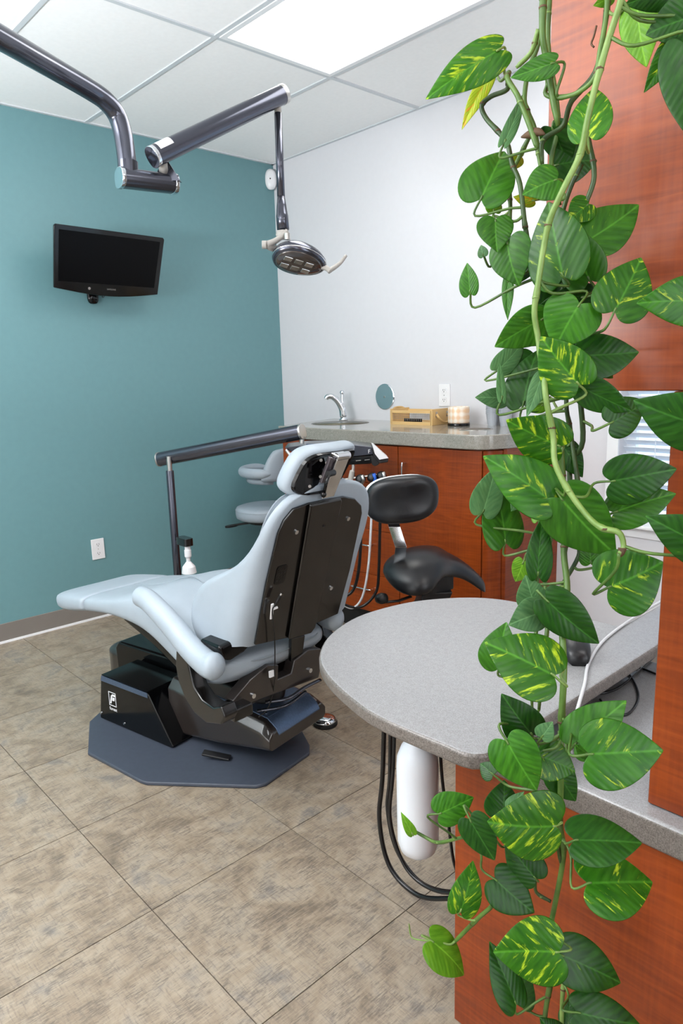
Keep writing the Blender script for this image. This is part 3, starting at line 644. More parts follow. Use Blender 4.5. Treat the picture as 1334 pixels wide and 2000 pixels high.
for p in ((.40,-.085),(.40,.095)): obj('screw',bm_cyl((p[0],p[1],.201),(p[0],p[1],.2055),.005,10),'chrome',la)
obj('swivel_boot',bm_lathe([(.075,.20),(.08,.22),(.07,.235),(.075,.25),(.065,.265),(.07,.28)],(.30,.01,0),28),'black_matte',ch,smooth=True)
obj('foot_pedal',bm_box((.225,-.165,.03),(.10,.03,.008),mat=Matrix.Rotation(.2,4,'Y')@Matrix.Rotation(.5,4,'Z')),'black_matte',ch,bevel=.003)
# seat support
ub=sseat(bm_prism([(-.22,.325),(.13,.30),(.15,.36),(.145,.405),(.085,.42),(.02,.402),(.004,.362),(-.055,.362),(-.05,.41),(-.095,.425),(-.17,.40),(-.245,.355)],'x',.455,.50))
us=obj('support_bracket',ub,'carbon',ch,bevel=.005)
for s,z in ((-.165,.345),(.085,.345)): obj('bolt',sseat(bm_cyl((.50,s,z),(.507,s,z),.008,14)),'chrome',us)
obj('seat_frame',sseat(bm_mm(.08,.455,-.17,.15,.285,.345)),'black_matte',ch,bevel=.01)
obj('release_lever',sseat(bm_tube(spline([(.47,-.09,.285),(.515,-.03,.29),(.52,.04,.303),(.52,.115,.305)],5),.0085,10,flat=(1,.6))),'dark_metal',us,smooth=True)
obj('release_lever',sseat(bm_tube(spline([(.46,-.12,.262),(.51,-.04,.266),(.515,.05,.285)],5),.007,10,flat=(1,.6))),'dark_metal',us,smooth=True)
obj('tilt_cover',sseat(bm_prism([(-.285,.545),(-.275,.50),(-.245,.486),(-.19,.497),(-.14,.525),(-.135,.56)],'x',.40,.505)),'black_gloss',ch,bevel=.012,bseg=3)
obj('leg_support',sseat(bm_loft([[(t,s,z) for s,z in ((-.15,z0),(.1,z0),(.1,z1),(-.15,z1))] for t,z0,z1 in ((-.30,.41,.45),(-.1,.36,.455),(.1,.285,.40))])),'black_gloss',ch,bevel=.01)
# cushions
def cush(secs,name,mat='upholstery',e=3.6,n=32,crown=.012,lab=None):
    rings=[]
    for t,z0,z1,s0,s1 in secs:
        r=[]
        for a,b in srect(0,0,1,1,e,n):
            s=(s0+s1)/2+a*(s1-s0)/2; z=(z0+z1)/2+b*(z1-z0)/2+(crown*(1-a*a)*-.6 if b>0 else 0)
            r.append((t,s,z))
        rings.append(r)
    return obj(name,sseat(bm_loft(rings)),mat,ch,smooth=True,sub=1)
cush([(-.690,.425,.455,-.20,.10),(-.684,.405,.470,-.232,.13),(-.665,.392,.480,-.246,.145),(-.60,.392,.492,-.25,.155),(-.47,.420,.508,-.25,.17),(-.432,.430,.510,-.25,.172),(-.426,.434,.503,-.244,.168)],'foot_cushion')
cush([(-.428,.434,.504,-.244,.168),(-.42,.430,.514,-.25,.175),(-.345,.445,.523,-.25,.185),(-.22,.462,.548,-.255,.195),(-.10,.462,.585,-.26,.205),(-.02,.452,.612,-.26,.21),(.05,.436,.620,-.26,.215),(.13,.405,.603,-.26,.215),(.20,.375,.578,-.26,.215),(.27,.356,.553,-.265,.215),(.33,.350,.527,-.268,.21),(.39,.358,.508,-.268,.205),(.44,.378,.492,-.265,.20),(.475,.405,.482,-.25,.185),(.492,.43,.465,-.21,.15)],'seat_cushion')
obj('seat_seam',sseat(bm_tube(spline([(-.40,-.03,.5075),(-.20,-.03,.547),(-.02,-.03,.607),(.05,-.03,.614),(.2,-.03,.572)],5),.0022,6)),simple('seam',(150,160,168),.6),ch,smooth=True)
obj('rear_seam',sseat(bm_tube(spline([(.475,-.2,.462),(.494,-.12,.450),(.497,0,.450),(.492,.12,.452),(.47,.17,.462)],5),.0018,6)),bpy.data.materials['seam'],ch,smooth=True)
def armrest(sy,near):
    pl=spline([(.10,sy,.628),(.16,sy,.622),(.27,sy,.575),(.38,sy,.515),(.46,sy,.487),(.50,sy,.487)],6)
    m=len(pl)-1
    def rr(t): return .043*min(1,(t/.06)**.5 if t<.06 else 1,((1-t)/.05)**.5 if t>.95 else 1)+.0015
    pl=[pl[0]+(pl[0]-pl[1])*.6]+pl+[pl[-1]+Vector((.012,0,0)),pl[-1]+Vector((.022,0,0))]
    return obj('armrest',sseat(bm_tube(pl,lambda t:.0405*(min(1,.25+t/.05) if t<.04 else (max(.25,1-((t-.93)/.07)**2*.75) if t>.93 else 1))*(.86+.22*t),20,flat=(.92,1),up=(0,0,1))),'upholstery',ch,smooth=True,sub=1)
armrest(-.30,True)
armrest(.225,False)

up=[(.335,.505),(.372,.530),(.392,.50),(.40,.455),(.418,.405),(.455,.376),(.51,.368),(.55,.385),(.565,.355),(.545,.325),(.47,.305),(.41,.318),(.365,.352),(.335,.40),(.325,.45)]
obj('arm_bracket',sseat(bm_prism(up,'y',-.325,-.272)),'blue_sheen_metal' if False else 'black_plate',ch,bevel=.006,bseg=3)
obj('arm_strut',sseat(bm_mm(.465,.545,-.275,-.20,.31,.35)),'black_plate',ch,bevel=.006)
obj('arm_bracket',sseat(bm_prism([(a,b) for a,b in up],'y',.24,.29)),'black_plate',ch,bevel=.006,bseg=3)
# backrest: U-shaped padded shell.  v up the back, f forward of the plate plane
DV=Vector((.336,0,.942)); NF=Vector((-.942,0,.336)); B0=Vector((.535,0,.533))
def bk(s,v,f): return B0+Vector((0,s*(1.10 if s>.2 and v<.42 and f>-.0004 else 1.0) if False else s,0))+DV*v+NF*f
def interp(tab,x):
    if x<=tab[0][0]: return tab[0][1]
    for (a,b),(c,d) in zip(tab,tab[1:]):
        if x<=c: return b+(d-b)*(x-a)/(c-a)
    return tab[-1][1]
EH=[(-.08,.19),(-.05,.228),(0,.245),(.07,.228),(.12,.195),(.16,.155),(.20,.112),(.24,.075),(.30,.042),(.36,.026),(.45,.016),(.53,.01)]
LOV=[(.0,.0),(.03,-.012),(.06,-.03),(.09,-.047),(.13,-.068),(.17,-.08),(.205,-.076),(.235,-.052),(.246,-.01)]
HWD=[(-.08,.245),(.10,.243),(.25,.236),(.36,.222),(.42,.205),(.46,.180),(.485,.145),(.50,.10),(.507,.05)]
rows=[-.08,-.07,-.05,-.02,.02,.07,.12,.16,.20,.24,.30,.36,.41,.445,.47,.488,.50,.505]
rings=[]
NB=10; NW=7
for v in rows:
    hwid=interp(HWD,v); e=interp(EH,v); th=.056*min(1,max(.25,((.512-v)/.05)**.5 if v>.46 else 1))
    path=[]
    def corner(sgn):
        pts=[]; rc=min(.05,e*.5+.012)
        for k in range(NW+1):    # wing from tip to corner
            fr_=1-k/NW; pts.append((sgn*hwid,rc+max(0,(e-rc))*fr_))
        for k in range(1,5):
            a=k/4*math.pi/2; pts.append((sgn*(hwid-rc+rc*math.cos(a)),rc-rc*math.sin(a)))
        return pts
    L_=corner(-1); R_=corner(1)[::-1]; rc=min(.05,e*.5+.012)
    mid=[(-(hwid-rc)+2*(hwid-rc)*k/NB,0) for k in range(1,NB)]
    path=L_+mid+R_
    outer=[];inner=[]
    n=len(path)
    for i,(s,f) in enumerate(path):
        a=Vector(path[max(i-1,0)]);b=Vector(path[min(i+1,n-1)]);t=(b-a)
        if t.length<1e-6: t=Vector((0,-1)) if i<n/2 else Vector((0,1))
        t.normalize(); nn_=Vector((-t.y,t.x))  # inward
        if abs(s)<hwid*.9 and f<.001: nn_=Vector((0,1))
        if nn_.dot(Vector((-s,.3)))<0 and abs(s)>.8*hwid: nn_=-nn_
        vv=max(v,interp(LOV,f) if abs(s)>hwid*.6 or f>.001 else -.0)
        if abs(s)<hwid*.8 and f<.03: vv=max(v,-.012)
        so=.022*max(0,s/hwid); outer.append((s+so,f,vv)); inner.append((s+so+nn_.x*th,f+nn_.y*th,max(vv,(-.012 if abs(s)<hwid*.8 else vv))))
    ringp=[]
    # outer near->far, far tip, inner far->near, near tip
    def tip(o,i_,vv): m=((o[0]+i_[0])/2,(o[1]+i_[1])/2+th*.38,(o[2]+i_[2])/2); return m
    ringp+=outer+[tip(outer[-1],inner[-1],v)]+inner[::-1]+[tip(outer[0],inner[0],v)]
    rings.append([bk(s,vv,f) for s,f,vv in ringp])
# rounded top closure
def shrink(r,k,dv):
    out=[]; n=len(r)
    for i,p in enumerate(r):
        q=r[n-1-i-1] if i<n-1 else p
        m=(p+q)/2; out.append(p.lerp(m,k)+DV*dv)
    return out
rings=[shrink(rings[0],.8,-.006),shrink(rings[0],.4,-.005)]+rings+[shrink(rings[-1],.45,.006),shrink(rings[-1],.85,.008)]
obj('backrest',sseat(bm_loft(rings)),'upholstery',ch,smooth=True,sub=1)
plate=[(-.179,-.002),(-.04,-.024),(.06,-.036),(.081,-.010),(.190,-.004),(.192,.173),(.178,.387),(.164,.417),(.124,.447),(.068,.463),(-.016,.465),(-.08,.465),(-.138,.457),(-.166,.425),(-.179,.386),(-.184,.216)]
bp=obj('back_plate',sseat(bm_prism(plate,'z',-.010,-.0005,fn=lambda q:bk(q[0],q[1],q[2]))),'black_plate',ch,bevel=.003)
obj('raised_channel',sseat(bm_prism([(-.045,-.022),(.058,-.033),(.074,-.012),(.052,.457),(.045,.466),(-.085,.466),(-.082,.44)],'z',-.022,-.0105,fn=lambda q:bk(q[0],q[1],q[2]))),'black_plate',bp,bevel=.006,bseg=3)
for s,v in ((-.11,.379),(.111,.381),(.113,.124)): obj('screw',sseat(bm_cyl(bk(s,v,-.010),bk(s,v,-.0145),.0068,14)),'chrome',bp)
obj('screw',sseat(bm_cyl(bk(-.008,.384,-.022),bk(-.008,.384,-.024),.004,10)),'black_matte',bp)
obj('vent_patch',sseat(bm_prism(srect(-.135,.24,.021,.032,6),'z',-.0118,-.0103,fn=lambda q:bk(*q))),'black_gloss',bp)
for a in range(3):
    for b_ in range(4): obj('vent_pin',sseat(bm_cyl(bk(-.147+a*.012,.222+b_*.012,-.0119),bk(-.147+a*.012,.222+b_*.012,-.0128),.002,6)),'black_plate',bp)
obj('back_hinge',sseat(bm_prism([(-.012,-.04),(.052,-.05),(.066,-.155),(.012,-.145)],'z',-.004,.012,fn=lambda q:bk(*q))),'black_plate',ch,bevel=.003)
# clip and cable on the back
cw=lambda x,y,off: bp_at(x,y,off)
SM=wmat(ch)@SR; SMi=SM.inverted()
def bp_at(x,y,off):
    o=SMi@CAM; d=(SMi.to_3x3()@ray(x,y)); k=(off-(o-B0).dot(NF))/d.dot(NF); return SM@(o+d*k)
obj('cable_clip',bm_tube([bp_at(532,1180,-.026),bp_at(530,1208,-.026)],.006,8,flat=(1,.5)),'white_plastic',bp,world=True); obj('cable_clip',bm_tube([bp_at(532,1190,-.026),bp_at(542,1186,-.03)],.004,8),'white_plastic',bp,world=True)
obj('back_cable',bm_tube(spline([bp_at(545,1166,-.03),bp_at(538,1180,-.03),bp_at(532,1195,-.03),bp_at(536,1240,-.03),bp_at(537,1300,-.03),bp_at(534,1350,-.035),bp_at(522,1385,-.04),bp_at(505,1400,-.03)],6),.0022,6),'black_cable',ch,world=True,smooth=True)
obj('cable_plug',bm_tube([bp_at(540,1178,-.03),bp_at(548,1162,-.032)],.005,8),'black_cable',bp,world=True); obj('plug_tip',bm_tube([bp_at(547,1164,-.032),bp_at(550,1159,-.032)],.0045,8),'steel',bp,world=True)
obj('cable_clip',bm_box(bp_at(530,1316,-.03),(.006,.018,.022)),'white_plastic',ch,world=True,bevel=.001)
# headrest
hr=empty('headrest',(0,0,0)); hr.parent=ch
HO=[(.10,.20)]
def headr(f,k,grow=0):
    out=[]
    for i in range(32):
        a=2*math.pi*i/32; c,s=math.cos(a),math.sin(a)
        x=.122*math.copysign(abs(c)**.52,c); y=.074*math.copysign(abs(s)**.52,s)
        y+=-.10*x*0; out.append(bk(-.020+(x+.40*y)*k,.552+y*k,f+(0.026*(x/.13)**2)))
    return out
obj('head_cushion',sseat(bm_loft([headr(.0,.80),headr(.002,.93),headr(.014,1.0),headr(.036,1.01),headr(.052,.95),headr(.060,.8),headr(.060,.3)])),'upholstery',hr,smooth=True,sub=1)
hpl=obj('head_plate',sseat(bm_loft([headr(-.0075,.80),headr(-.0085,.84),headr(.001,.86)])),'black_gloss',hr,smooth=False)
def P2(x,y,off): return SMi@bp_at(x,y,off)
bar=bm_loft([[q+a for a in (Vector((0,-.025,0)),Vector((0,.025,0)),Vector((0,.025,0))+NF*.006,Vector((0,-.025,0))+NF*.006)] for q in [P2(641,972,-.02),P2(671,896,-.032)]])
obj('chrome_bar',sseat(bar),'chrome',hr,bevel=.0015)
obj('chrome_bar',sseat(bm_loft([[q+a for a in (Vector((0,-.025,0)),Vector((0,.025,0)),Vector((0,.025,0))+NF*.03,Vector((0,-.025,0))+NF*.03)] for q in [SMi@bp_at(671,897,-.034),SMi@bp_at(673,890,-.034)]])),'chrome',hr,bevel=.002)
obj('pivot_barrel',sseat(bm_cyl(P2(656,893,-.022),P2(680,889,-.022),.012,18)),'chrome',hr)
obj('pivot_block',sseat(bm_prism([(-.035,.53),(.0,.53),(.012,.60),(-.02,.61)],'z',-.02,-.0075,fn=lambda q:bk(q[0]-.045+.02,q[1],q[2]))),simple('clear_block',(90,84,88),.15,metal=.4),hr,bevel=.003)
obj('lock_lever',sseat(bm_tube([P2(643,925,-.035),P2(637,945,-.04),P2(633,962,-.04)],.0048,10)),'black_gloss',hr,smooth=True)
obj('lever_knob',sseat(bm_lathe([(.001,-.009),(.0065,-.006),(.009,0),(.0065,.006),(.001,.009)],P2(632,966,-.04),14)),'black_gloss',hr,smooth=True)
obj('lever_hub',sseat(bm_cyl(P2(640,926,-.035),P2(652,923,-.03),.009,14)),'black_matte',hr)
for x,y in ((627,899),(638,904),(626,931),(605,950)): obj('screw',sseat(bm_cyl(P2(x,y,-.006),P2(x,y,-.011),.0045,10)),'chrome',hpl)
# round foot control
Fd=Vector((1.865,-1.333,0)); fd=empty('foot_control',Fd,0,'round chrome foot control on the floor behind the chair base','foot control')
obj('rubber_base',bm_lathe([(.003,0),(.047,0),(.048,.004),(.047,.012),(.003,.012)]),'black_matte',fd,smooth=False); obj('dome',bm_lathe([(.044,.0122),(.043,.02),(.036,.03),(.022,.034),(.003,.035)]),'chrome',fd,smooth=True)
# ------------------------------------------------------------------ delivery unit: post, arm, tray
du=empty('delivery_unit',(.80,-1.33,0),0,'dark post with swing arm carrying the instrument tray behind the headrest','delivery unit')
px,py=.80,-1.33
obj('post',bm_cyl((px,py,.0),(px,py,.905),.0185,24),'dark_metal',du,world=True,smooth=True,bevel=.002)
obj('base_plate',bm_lathe([(.10,0),(.10,.012),(.03,.02),(.0186,.03)],(px,py,0)),'black_matte',du,world=True)
dA0=Vector((px-.045,py-.02,.948)); dA1=Vector((1.405,-.995,1.118))
dA0=atY(312,897,py); dA1=atY(590,843,-1.0)
capsule(dA0,dA1,.036,.034,'swing_arm','dark_metal',du,e=2.4)
t=(dA1-dA0).normalized(); capsule(dA1-t*.006,dA1+t*.004,.037,.035,'end_cap','steel',du,e=2.4); capsule(dA0-t*.004,dA0+t*.004,.037,.035,'end_cap','steel',du,e=2.4)
obj('post_pin',bm_cyl((px,py,.90),(px,py,dA0.z+.02),.012,14),'steel',du,world=True)
Lp=atY(360,1055,py-.0); hb_=obj('holder_block',bm_prism(srect(Lp.x+.02,py-.01,.045,.024,5,20),'z',Lp.z-.018,Lp.z+.018),'black_plate',du,world=True,bevel=.002)
cp=Vector((Lp.x+.045,py-.012,Lp.z-.018)); obj('cup_filler',bm_lathe([(.013,0),(.013,-.018),(.016,-.02),(.016,-.05),(.010,-.06),(.010,-.075),(.03,-.10),(.035,-.13)],cp,20),'white_plastic',hb_,world=True,smooth=False)
HX=Vector((RT.x,RT.y,0)).normalized(); HV=Vector((FW.x,FW.y,0)).normalized()
TO=Vector((dA1.x,dA1.y,0))
def tp(x,y,o=0.0):   # point on the upright plane of the tray front, o metres behind it
    d=ray(x,y); return CAM+d*((TO+HV*o-CAM).dot(HV)/d.dot(HV))
def tpris(pts,o,depth,name,mat,par,**k):
    A=[tp(x,y,o) for x,y in pts]; B=[p+HV*depth for p in A]; return obj(name,bm_loft([A,B]),mat,par,world=True,**k)
obj('tray_drop',bm_tube([dA1+Vector((0,0,-.02)),tp(589,866,.0)],.011,14),'steel',du,world=True)
bd=tpris([(556,874),(600,869),(680,868),(726,873),(738,885),(737,887),(640,897),(575,886)],-.03,.20,'tray_body','dark_metal',du,bevel=.004)
tpris([(588,890),(640,898),(737,888),(735,897),(724,906),(640,910),(610,905)],-.028,.17,'tray_front','black_gloss',bd,bevel=.003)
for x in (700,717): obj('gauge_slot',bm_tube([tp(x-5,900-(x-700)*.08,-.0295),tp(x+5,899-(x-700)*.08,-.0295)],.0014,6),'steel',bd,world=True)
obj('tray_top',bm_loft([[tp(x,y,o)+Vector((0,0,.001+h)) for x,y,o in ((598,869,-.015),(676,868,-.015),(676,868,.15),(598,869,.15))] for h in (0,.004)]),'blue_sheen_metal',bd,world=True)
text('logo_mark','F',.024,frameM(tp(721,882,-.0315),HX,Vector((0,0,1))),'white_plastic',bd)
tpris([(724,890),(741,889),(743,900),(739,908),(732,911),(726,907)],-.045,.07,'knob','black_matte',bd,bevel=.003)
hd_=tpris([(728,873),(733,886),(741,899),(759,897),(757,903),(741,905),(730,892),(725,876)],-.05,.10,'tray_handle','black_matte',bd,bevel=.002)
tpris([(727,869),(731,870),(759,895),(741,898),(732,886)],-.054,.10,'handle_face','white_plastic',hd_,bevel=.001)
obj('grab_rod',bm_tube([tp(559,878,-.04),tp(572,896,-.05)],.007,12),'chrome',bd,world=True)
# instrument holders under the tray
hbar=obj('holder_bar',bm_cyl(tp(660,938,-.02),tp(752,925,-.02),.005,10),'steel',du,world=True)
obj('holder_stem',bm_cyl(tp(690,934,-.018),tp(690,905,-.01),.007,10),'steel',hbar,world=True)
for (x,y),m in (((668,944),'steel'),((704,936),'steel'),((727,933),'blue_plastic'),((745,930),'steel')):
    p=tp(x,y,-.03); obj('holder_clip',bm_lathe([(.009,-.020),(.019,-.016),(.023,0),(.019,.016),(.009,.020)],p,18,mat=Matrix.Rotation(math.radians(70),4,'X')@Matrix.Rotation(math.radians(30),4,'Y')),'black_matte',hbar,world=True,smooth=True)
    obj('handpiece',bm_tube([tp(x+3,y-8,-.06),tp(x+6,y+2,-.058),tp(x+1,y+16,-.045)],lambda t:.008-.0025*t,12),m,hbar,world=True,smooth=True)
obj('syringe',bm_tube([tp(691,910,-.045),tp(689,918,-.045),tp(688,920,-.045),tp(684,938,-.045),tp(681,950,-.045),tp(678,962,-.045)],lambda t:(.005 if t<.3 else .0115 if t<.75 else .006),14),'grey_plastic',hbar,world=True)
def tt(pts,o): return [tp(x,y,o) for x,y in pts]
obj('loose_wire',bm_tube(spline(tt([(690,945),(700,956),(715,952),(730,946),(748,948)],-.05),6),.0018,6),'black_cable',hbar,world=True,smooth=True)
obj('tubing',bm_tube(spline(tt([(705,952),(705,1040),(701,1110),(690,1152),(668,1166),(640,1168)],-.045),7),.0072,10),'black_cable',hbar,world=True,smooth=True)
obj('tubing',bm_tube(spline(tt([(728,949),(724,1040),(719,1110),(708,1165),(690,1187),(668,1180),(640,1160)],-.045),7),.0055,10),'white_cable',hbar,world=True,smooth=True)
obj('tubing',bm_tube(spline(tt([(744,946),(742,1040),(740,1110),(735,1155),(710,1183),(680,1184),(655,1165)],-.045),7),.0066,10),'black_cable',hbar,world=True,smooth=True)
# ------------------------------------------------------------------ stools
def pedestal(root,x,y,ztop,ph=0):
    obj('gas_column',bm_cyl((x,y,.10),(x,y,ztop),.025,20,r2=.018),'black_matte',root,world=True,smooth=True)
    for k in range(5):
        a=2*math.pi*k/5+ph; d=Vector((math.cos(a),math.sin(a),0)); c=Vector((x,y,.095))
        lg=obj('base_leg',bm_tube([c,c+d*.12+Vector((0,0,-.012)),c+d*.235+Vector((0,0,-.028))],lambda t:.022-.008*t,10,flat=(1,.6)),'black_matte',root,world=True,smooth=True)
        e=c+d*.225; n_=Vector((-d.y,d.x,0))
        obj('caster',bm_cyl(Vector((e.x,e.y,.0265))-n_*.02,Vector((e.x,e.y,.0265))+n_*.02,.026,16),'black_gloss',lg,world=True)
st=empty('saddle_stool',(2.03,-1.0,0),0,'black vinyl saddle stool with rounded backrest in front of the wood cabinet','stool')
hx=Vector((RT.x,RT.y,0)).normalized(); hy=Vector((FW.x,FW.y,0)).normalized()
S_=atY(752,1105,-1.15)
def stp(x,y,z): return Vector((S_.x,S_.y,0))+hx*x+hy*y+Vector((0,0,z))
sec=[(-.002,.10,.018,.580,.008),(.003,.10,.045,.581,.020),(.014,.10,.078,.583,.033),(.04,.10,.120,.587,.047),(.085,.10,.160,.596,.055),(.13,.105,.170,.602,.057),(.17,.115,.165,.606,.055),(.205,.135,.140,.606,.050),(.235,.155,.115,.602,.044),(.265,.172,.092,.584,.036),(.30,.182,.080,.570,.032),(.335,.182,.070,.548,.029),(.37,.175,.060,.520,.027),(.395,.168,.046,.497,.022),(.407,.165,.025,.488,.013)]
rings=[]
for x,yo,hd_,zc2,th in sec:
    r=[]
    for a,b in srect(0,0,1,1,2.4,28):
        drop=-.06*max(0,-a)**2*(min(1,x/.06) if x<.2 else .3)-.012*max(0,a)**2
        r.append(stp(x,yo+a*hd_,zc2+b*th+drop))
    rings.append(r)
obj('saddle_seat',bm_loft(rings),'black_vinyl',st,world=True,smooth=True,sub=1)
obj('seat_pan',bm_loft([[stp(x,y+yo,z) for y,z in ((-.07,z0),(.07,z0),(.07,z1),(-.07,z1))] for x,yo,z0,z1 in ((.07,.11,.50,.55),(.19,.12,.49,.55),(.27,.16,.50,.56))]),'black_matte',st,world=True,bevel=.005)
obj('tilt_block',bm_loft([[stp(x,y,z) for x,y in ((.13+dx_,.05),(.24+dx_,.05),(.24+dx_,.16),(.13+dx_,.16))] for z,dx_ in ((.40,-.02),(.50,.02))]),'black_matte',st,world=True,bevel=.004)
c_=stp(.17,.11,0); pedestal(st,c_.x,c_.y,.41,.3)
obj('adjust_lever',bm_tube([stp(.10,.06,.485),stp(.05,.02,.482),stp(.0,.0,.485)],.008,10,flat=(1,.6)),'black_matte',st,world=True,smooth=True)
obj('lever_knob',bm_lathe([(.002,-.02),(.018,-.018),(.022,0),(.018,.018),(.002,.02)],stp(-.015,.0,.50),14,mat=Matrix.Rotation(1.3,4,'Y')),'black_matte',st,world=True,smooth=True)
obj('adjust_lever',bm_tube([stp(.11,.03,.47),stp(.05,-.02,.462),stp(-.005,-.02,.465)],.006,10),'black_matte',st,world=True,smooth=True)
# backrest of saddle stool
bc=atY(786,976,-1.12)
def bpad(f,k,sx=1):
    out=[]
    for a,b in srect(0,0,1,1,2.7,32):
        x=.136*a*k; z=.089*b*k; out.append(bc+hx*x+Vector((0,0,z+.010*a))+hy*(f+.02*a*a))
    return out
obj('back_pad',bm_loft([bpad(-.030,.6),bpad(-.026,.82),bpad(-.014,.96),bpad(0,1.0),bpad(.014,.98),bpad(.018,.9)]),'black_vinyl',st,world=True,smooth=True,sub=1)
obj('back_shell',bm_loft([[v-hx*.006 for v in bpad(.0185,.94)],[v-hx*.008 for v in bpad(.024,.98)],[v-hx*.006 for v in bpad(.034,.9)],[v for v in bpad(.038,.6)]]),'white_plastic',st,world=True,smooth=True)
b0,b1,b2=bc+hx*-.01+Vector((0,0,-.06))+hy*.03,None,None
Q=[bc+hx*-.035+hy*.03+Vector((0,0,-.07)),bc+hx*-.030+hy*.0+Vector((0,0,-.10)),bc+hx*-.008+hy*-.01+Vector((0,0,-.175)),bc+hx*-.008+hy*.03+Vector((0,0,-.215)),stp(.055,.10,.575)]
obj('back_bar',bm_loft([[q-hx*.021,q+hx*.021,q+hx*.021+hy*.006,q-hx*.021+hy*.006] for q in Q]),'chrome',st,world=True,bevel=.001)
# grey assistant stool by the wall
gs=empty('grey_stool',(.27,-.37,0),0,'pale grey round stool with curved arm rest tucked beside the wood cabinet','stool')
gx_,gy_=.27,-.385
obj('seat_cushion',bm_lathe([(.003,.455),(.17,.457),(.188,.468),(.192,.49),(.192,.515),(.185,.530),(.16,.538),(.003,.541)],(gx_,gy_,0),36),'upholstery',gs,world=True,smooth=True)
obj('seam',bm_tube([(gx_+.1925*math.cos(a),gy_+.1925*math.sin(a),.516) for a in [2*math.pi*k/40 for k in range(41)]],.0015,6),bpy.data.materials['seam'],gs,world=True,smooth=True)
obj('seat_pan',bm_lathe([(.003,.43),(.12,.432),(.13,.4545),(.003,.4545)],(gx_,gy_,0),24),'black_matte',gs,world=True)
obj('height_lever',bm_tube(spline([(gx_,gy_-.02,.435),(gx_-.09,gy_-.12,.425),(gx_-.13,gy_-.19,.415)],5),.007,8),'black_matte',gs,world=True,smooth=True)
obj('lever_paddle',bm_loft([[Vector((gx_-.13,gy_-.18,.414))+Vector((a*.022,-.0+b*.045,h)) for a,b in srect(0,0,1,1,2.2,16)] for h in (-.004,.006)]),'black_matte',gs,world=True)
pedestal(gs,gx_,gy_,.43,.1)
arc=[]
for k in range(15):
    a=math.radians(150+ (330-150)*k/14); arc.append((gx_+.02+.17*math.cos(a),gy_+.03+.17*math.sin(a),.755))
obj('arm_rest',bm_tube(arc,lambda t:.030*min(1,.35+6*min(t,1-t)),16,flat=(1.0,1.05)),'upholstery',gs,world=True,smooth=True,sub=1)
ba=[(gx_+.02+.165*math.cos(math.radians(q)),gy_+.03+.165*math.sin(math.radians(q))) for q in range(-50,101,15)]
def bsec(z,r,th,cut=0):
    A=[-60+cut+k*(160-cut*1.6)/9 for k in range(10)]
    return [(gx_+.02+(r+th)*math.cos(math.radians(q)),gy_+.03+(r+th)*math.sin(math.radians(q)),z) for q in A]+[(gx_+.02+(r-th)*math.cos(math.radians(q)),gy_+.03+(r-th)*math.sin(math.radians(q)),z) for q in A[::-1]]
obj('backrest',bm_loft([bsec(.70,.165,.012),bsec(.72,.165,.024),bsec(.80,.16,.026,8),bsec(.88,.155,.024,26),bsec(.90,.155,.010,34)]),'upholstery',gs,world=True,smooth=True,sub=1)
lo=[(gx_+.02+.13*math.cos(math.radians(q)),gy_+.03+.13*math.sin(math.radians(q)),.705) for q in range(180,331,15)]
obj('arm_underside',bm_tube(lo,.022,12),'upholstery',gs,world=True,smooth=True)
obj('back_post',bm_tube(spline([(gx_+.05,gy_+.08,.44),(gx_+.17,gy_+.13,.50),(gx_+.15,gy_+.14,.60),(gx_+.12,gy_+.12,.71)],5),.010,10),'black_matte',gs,world=True,smooth=True)
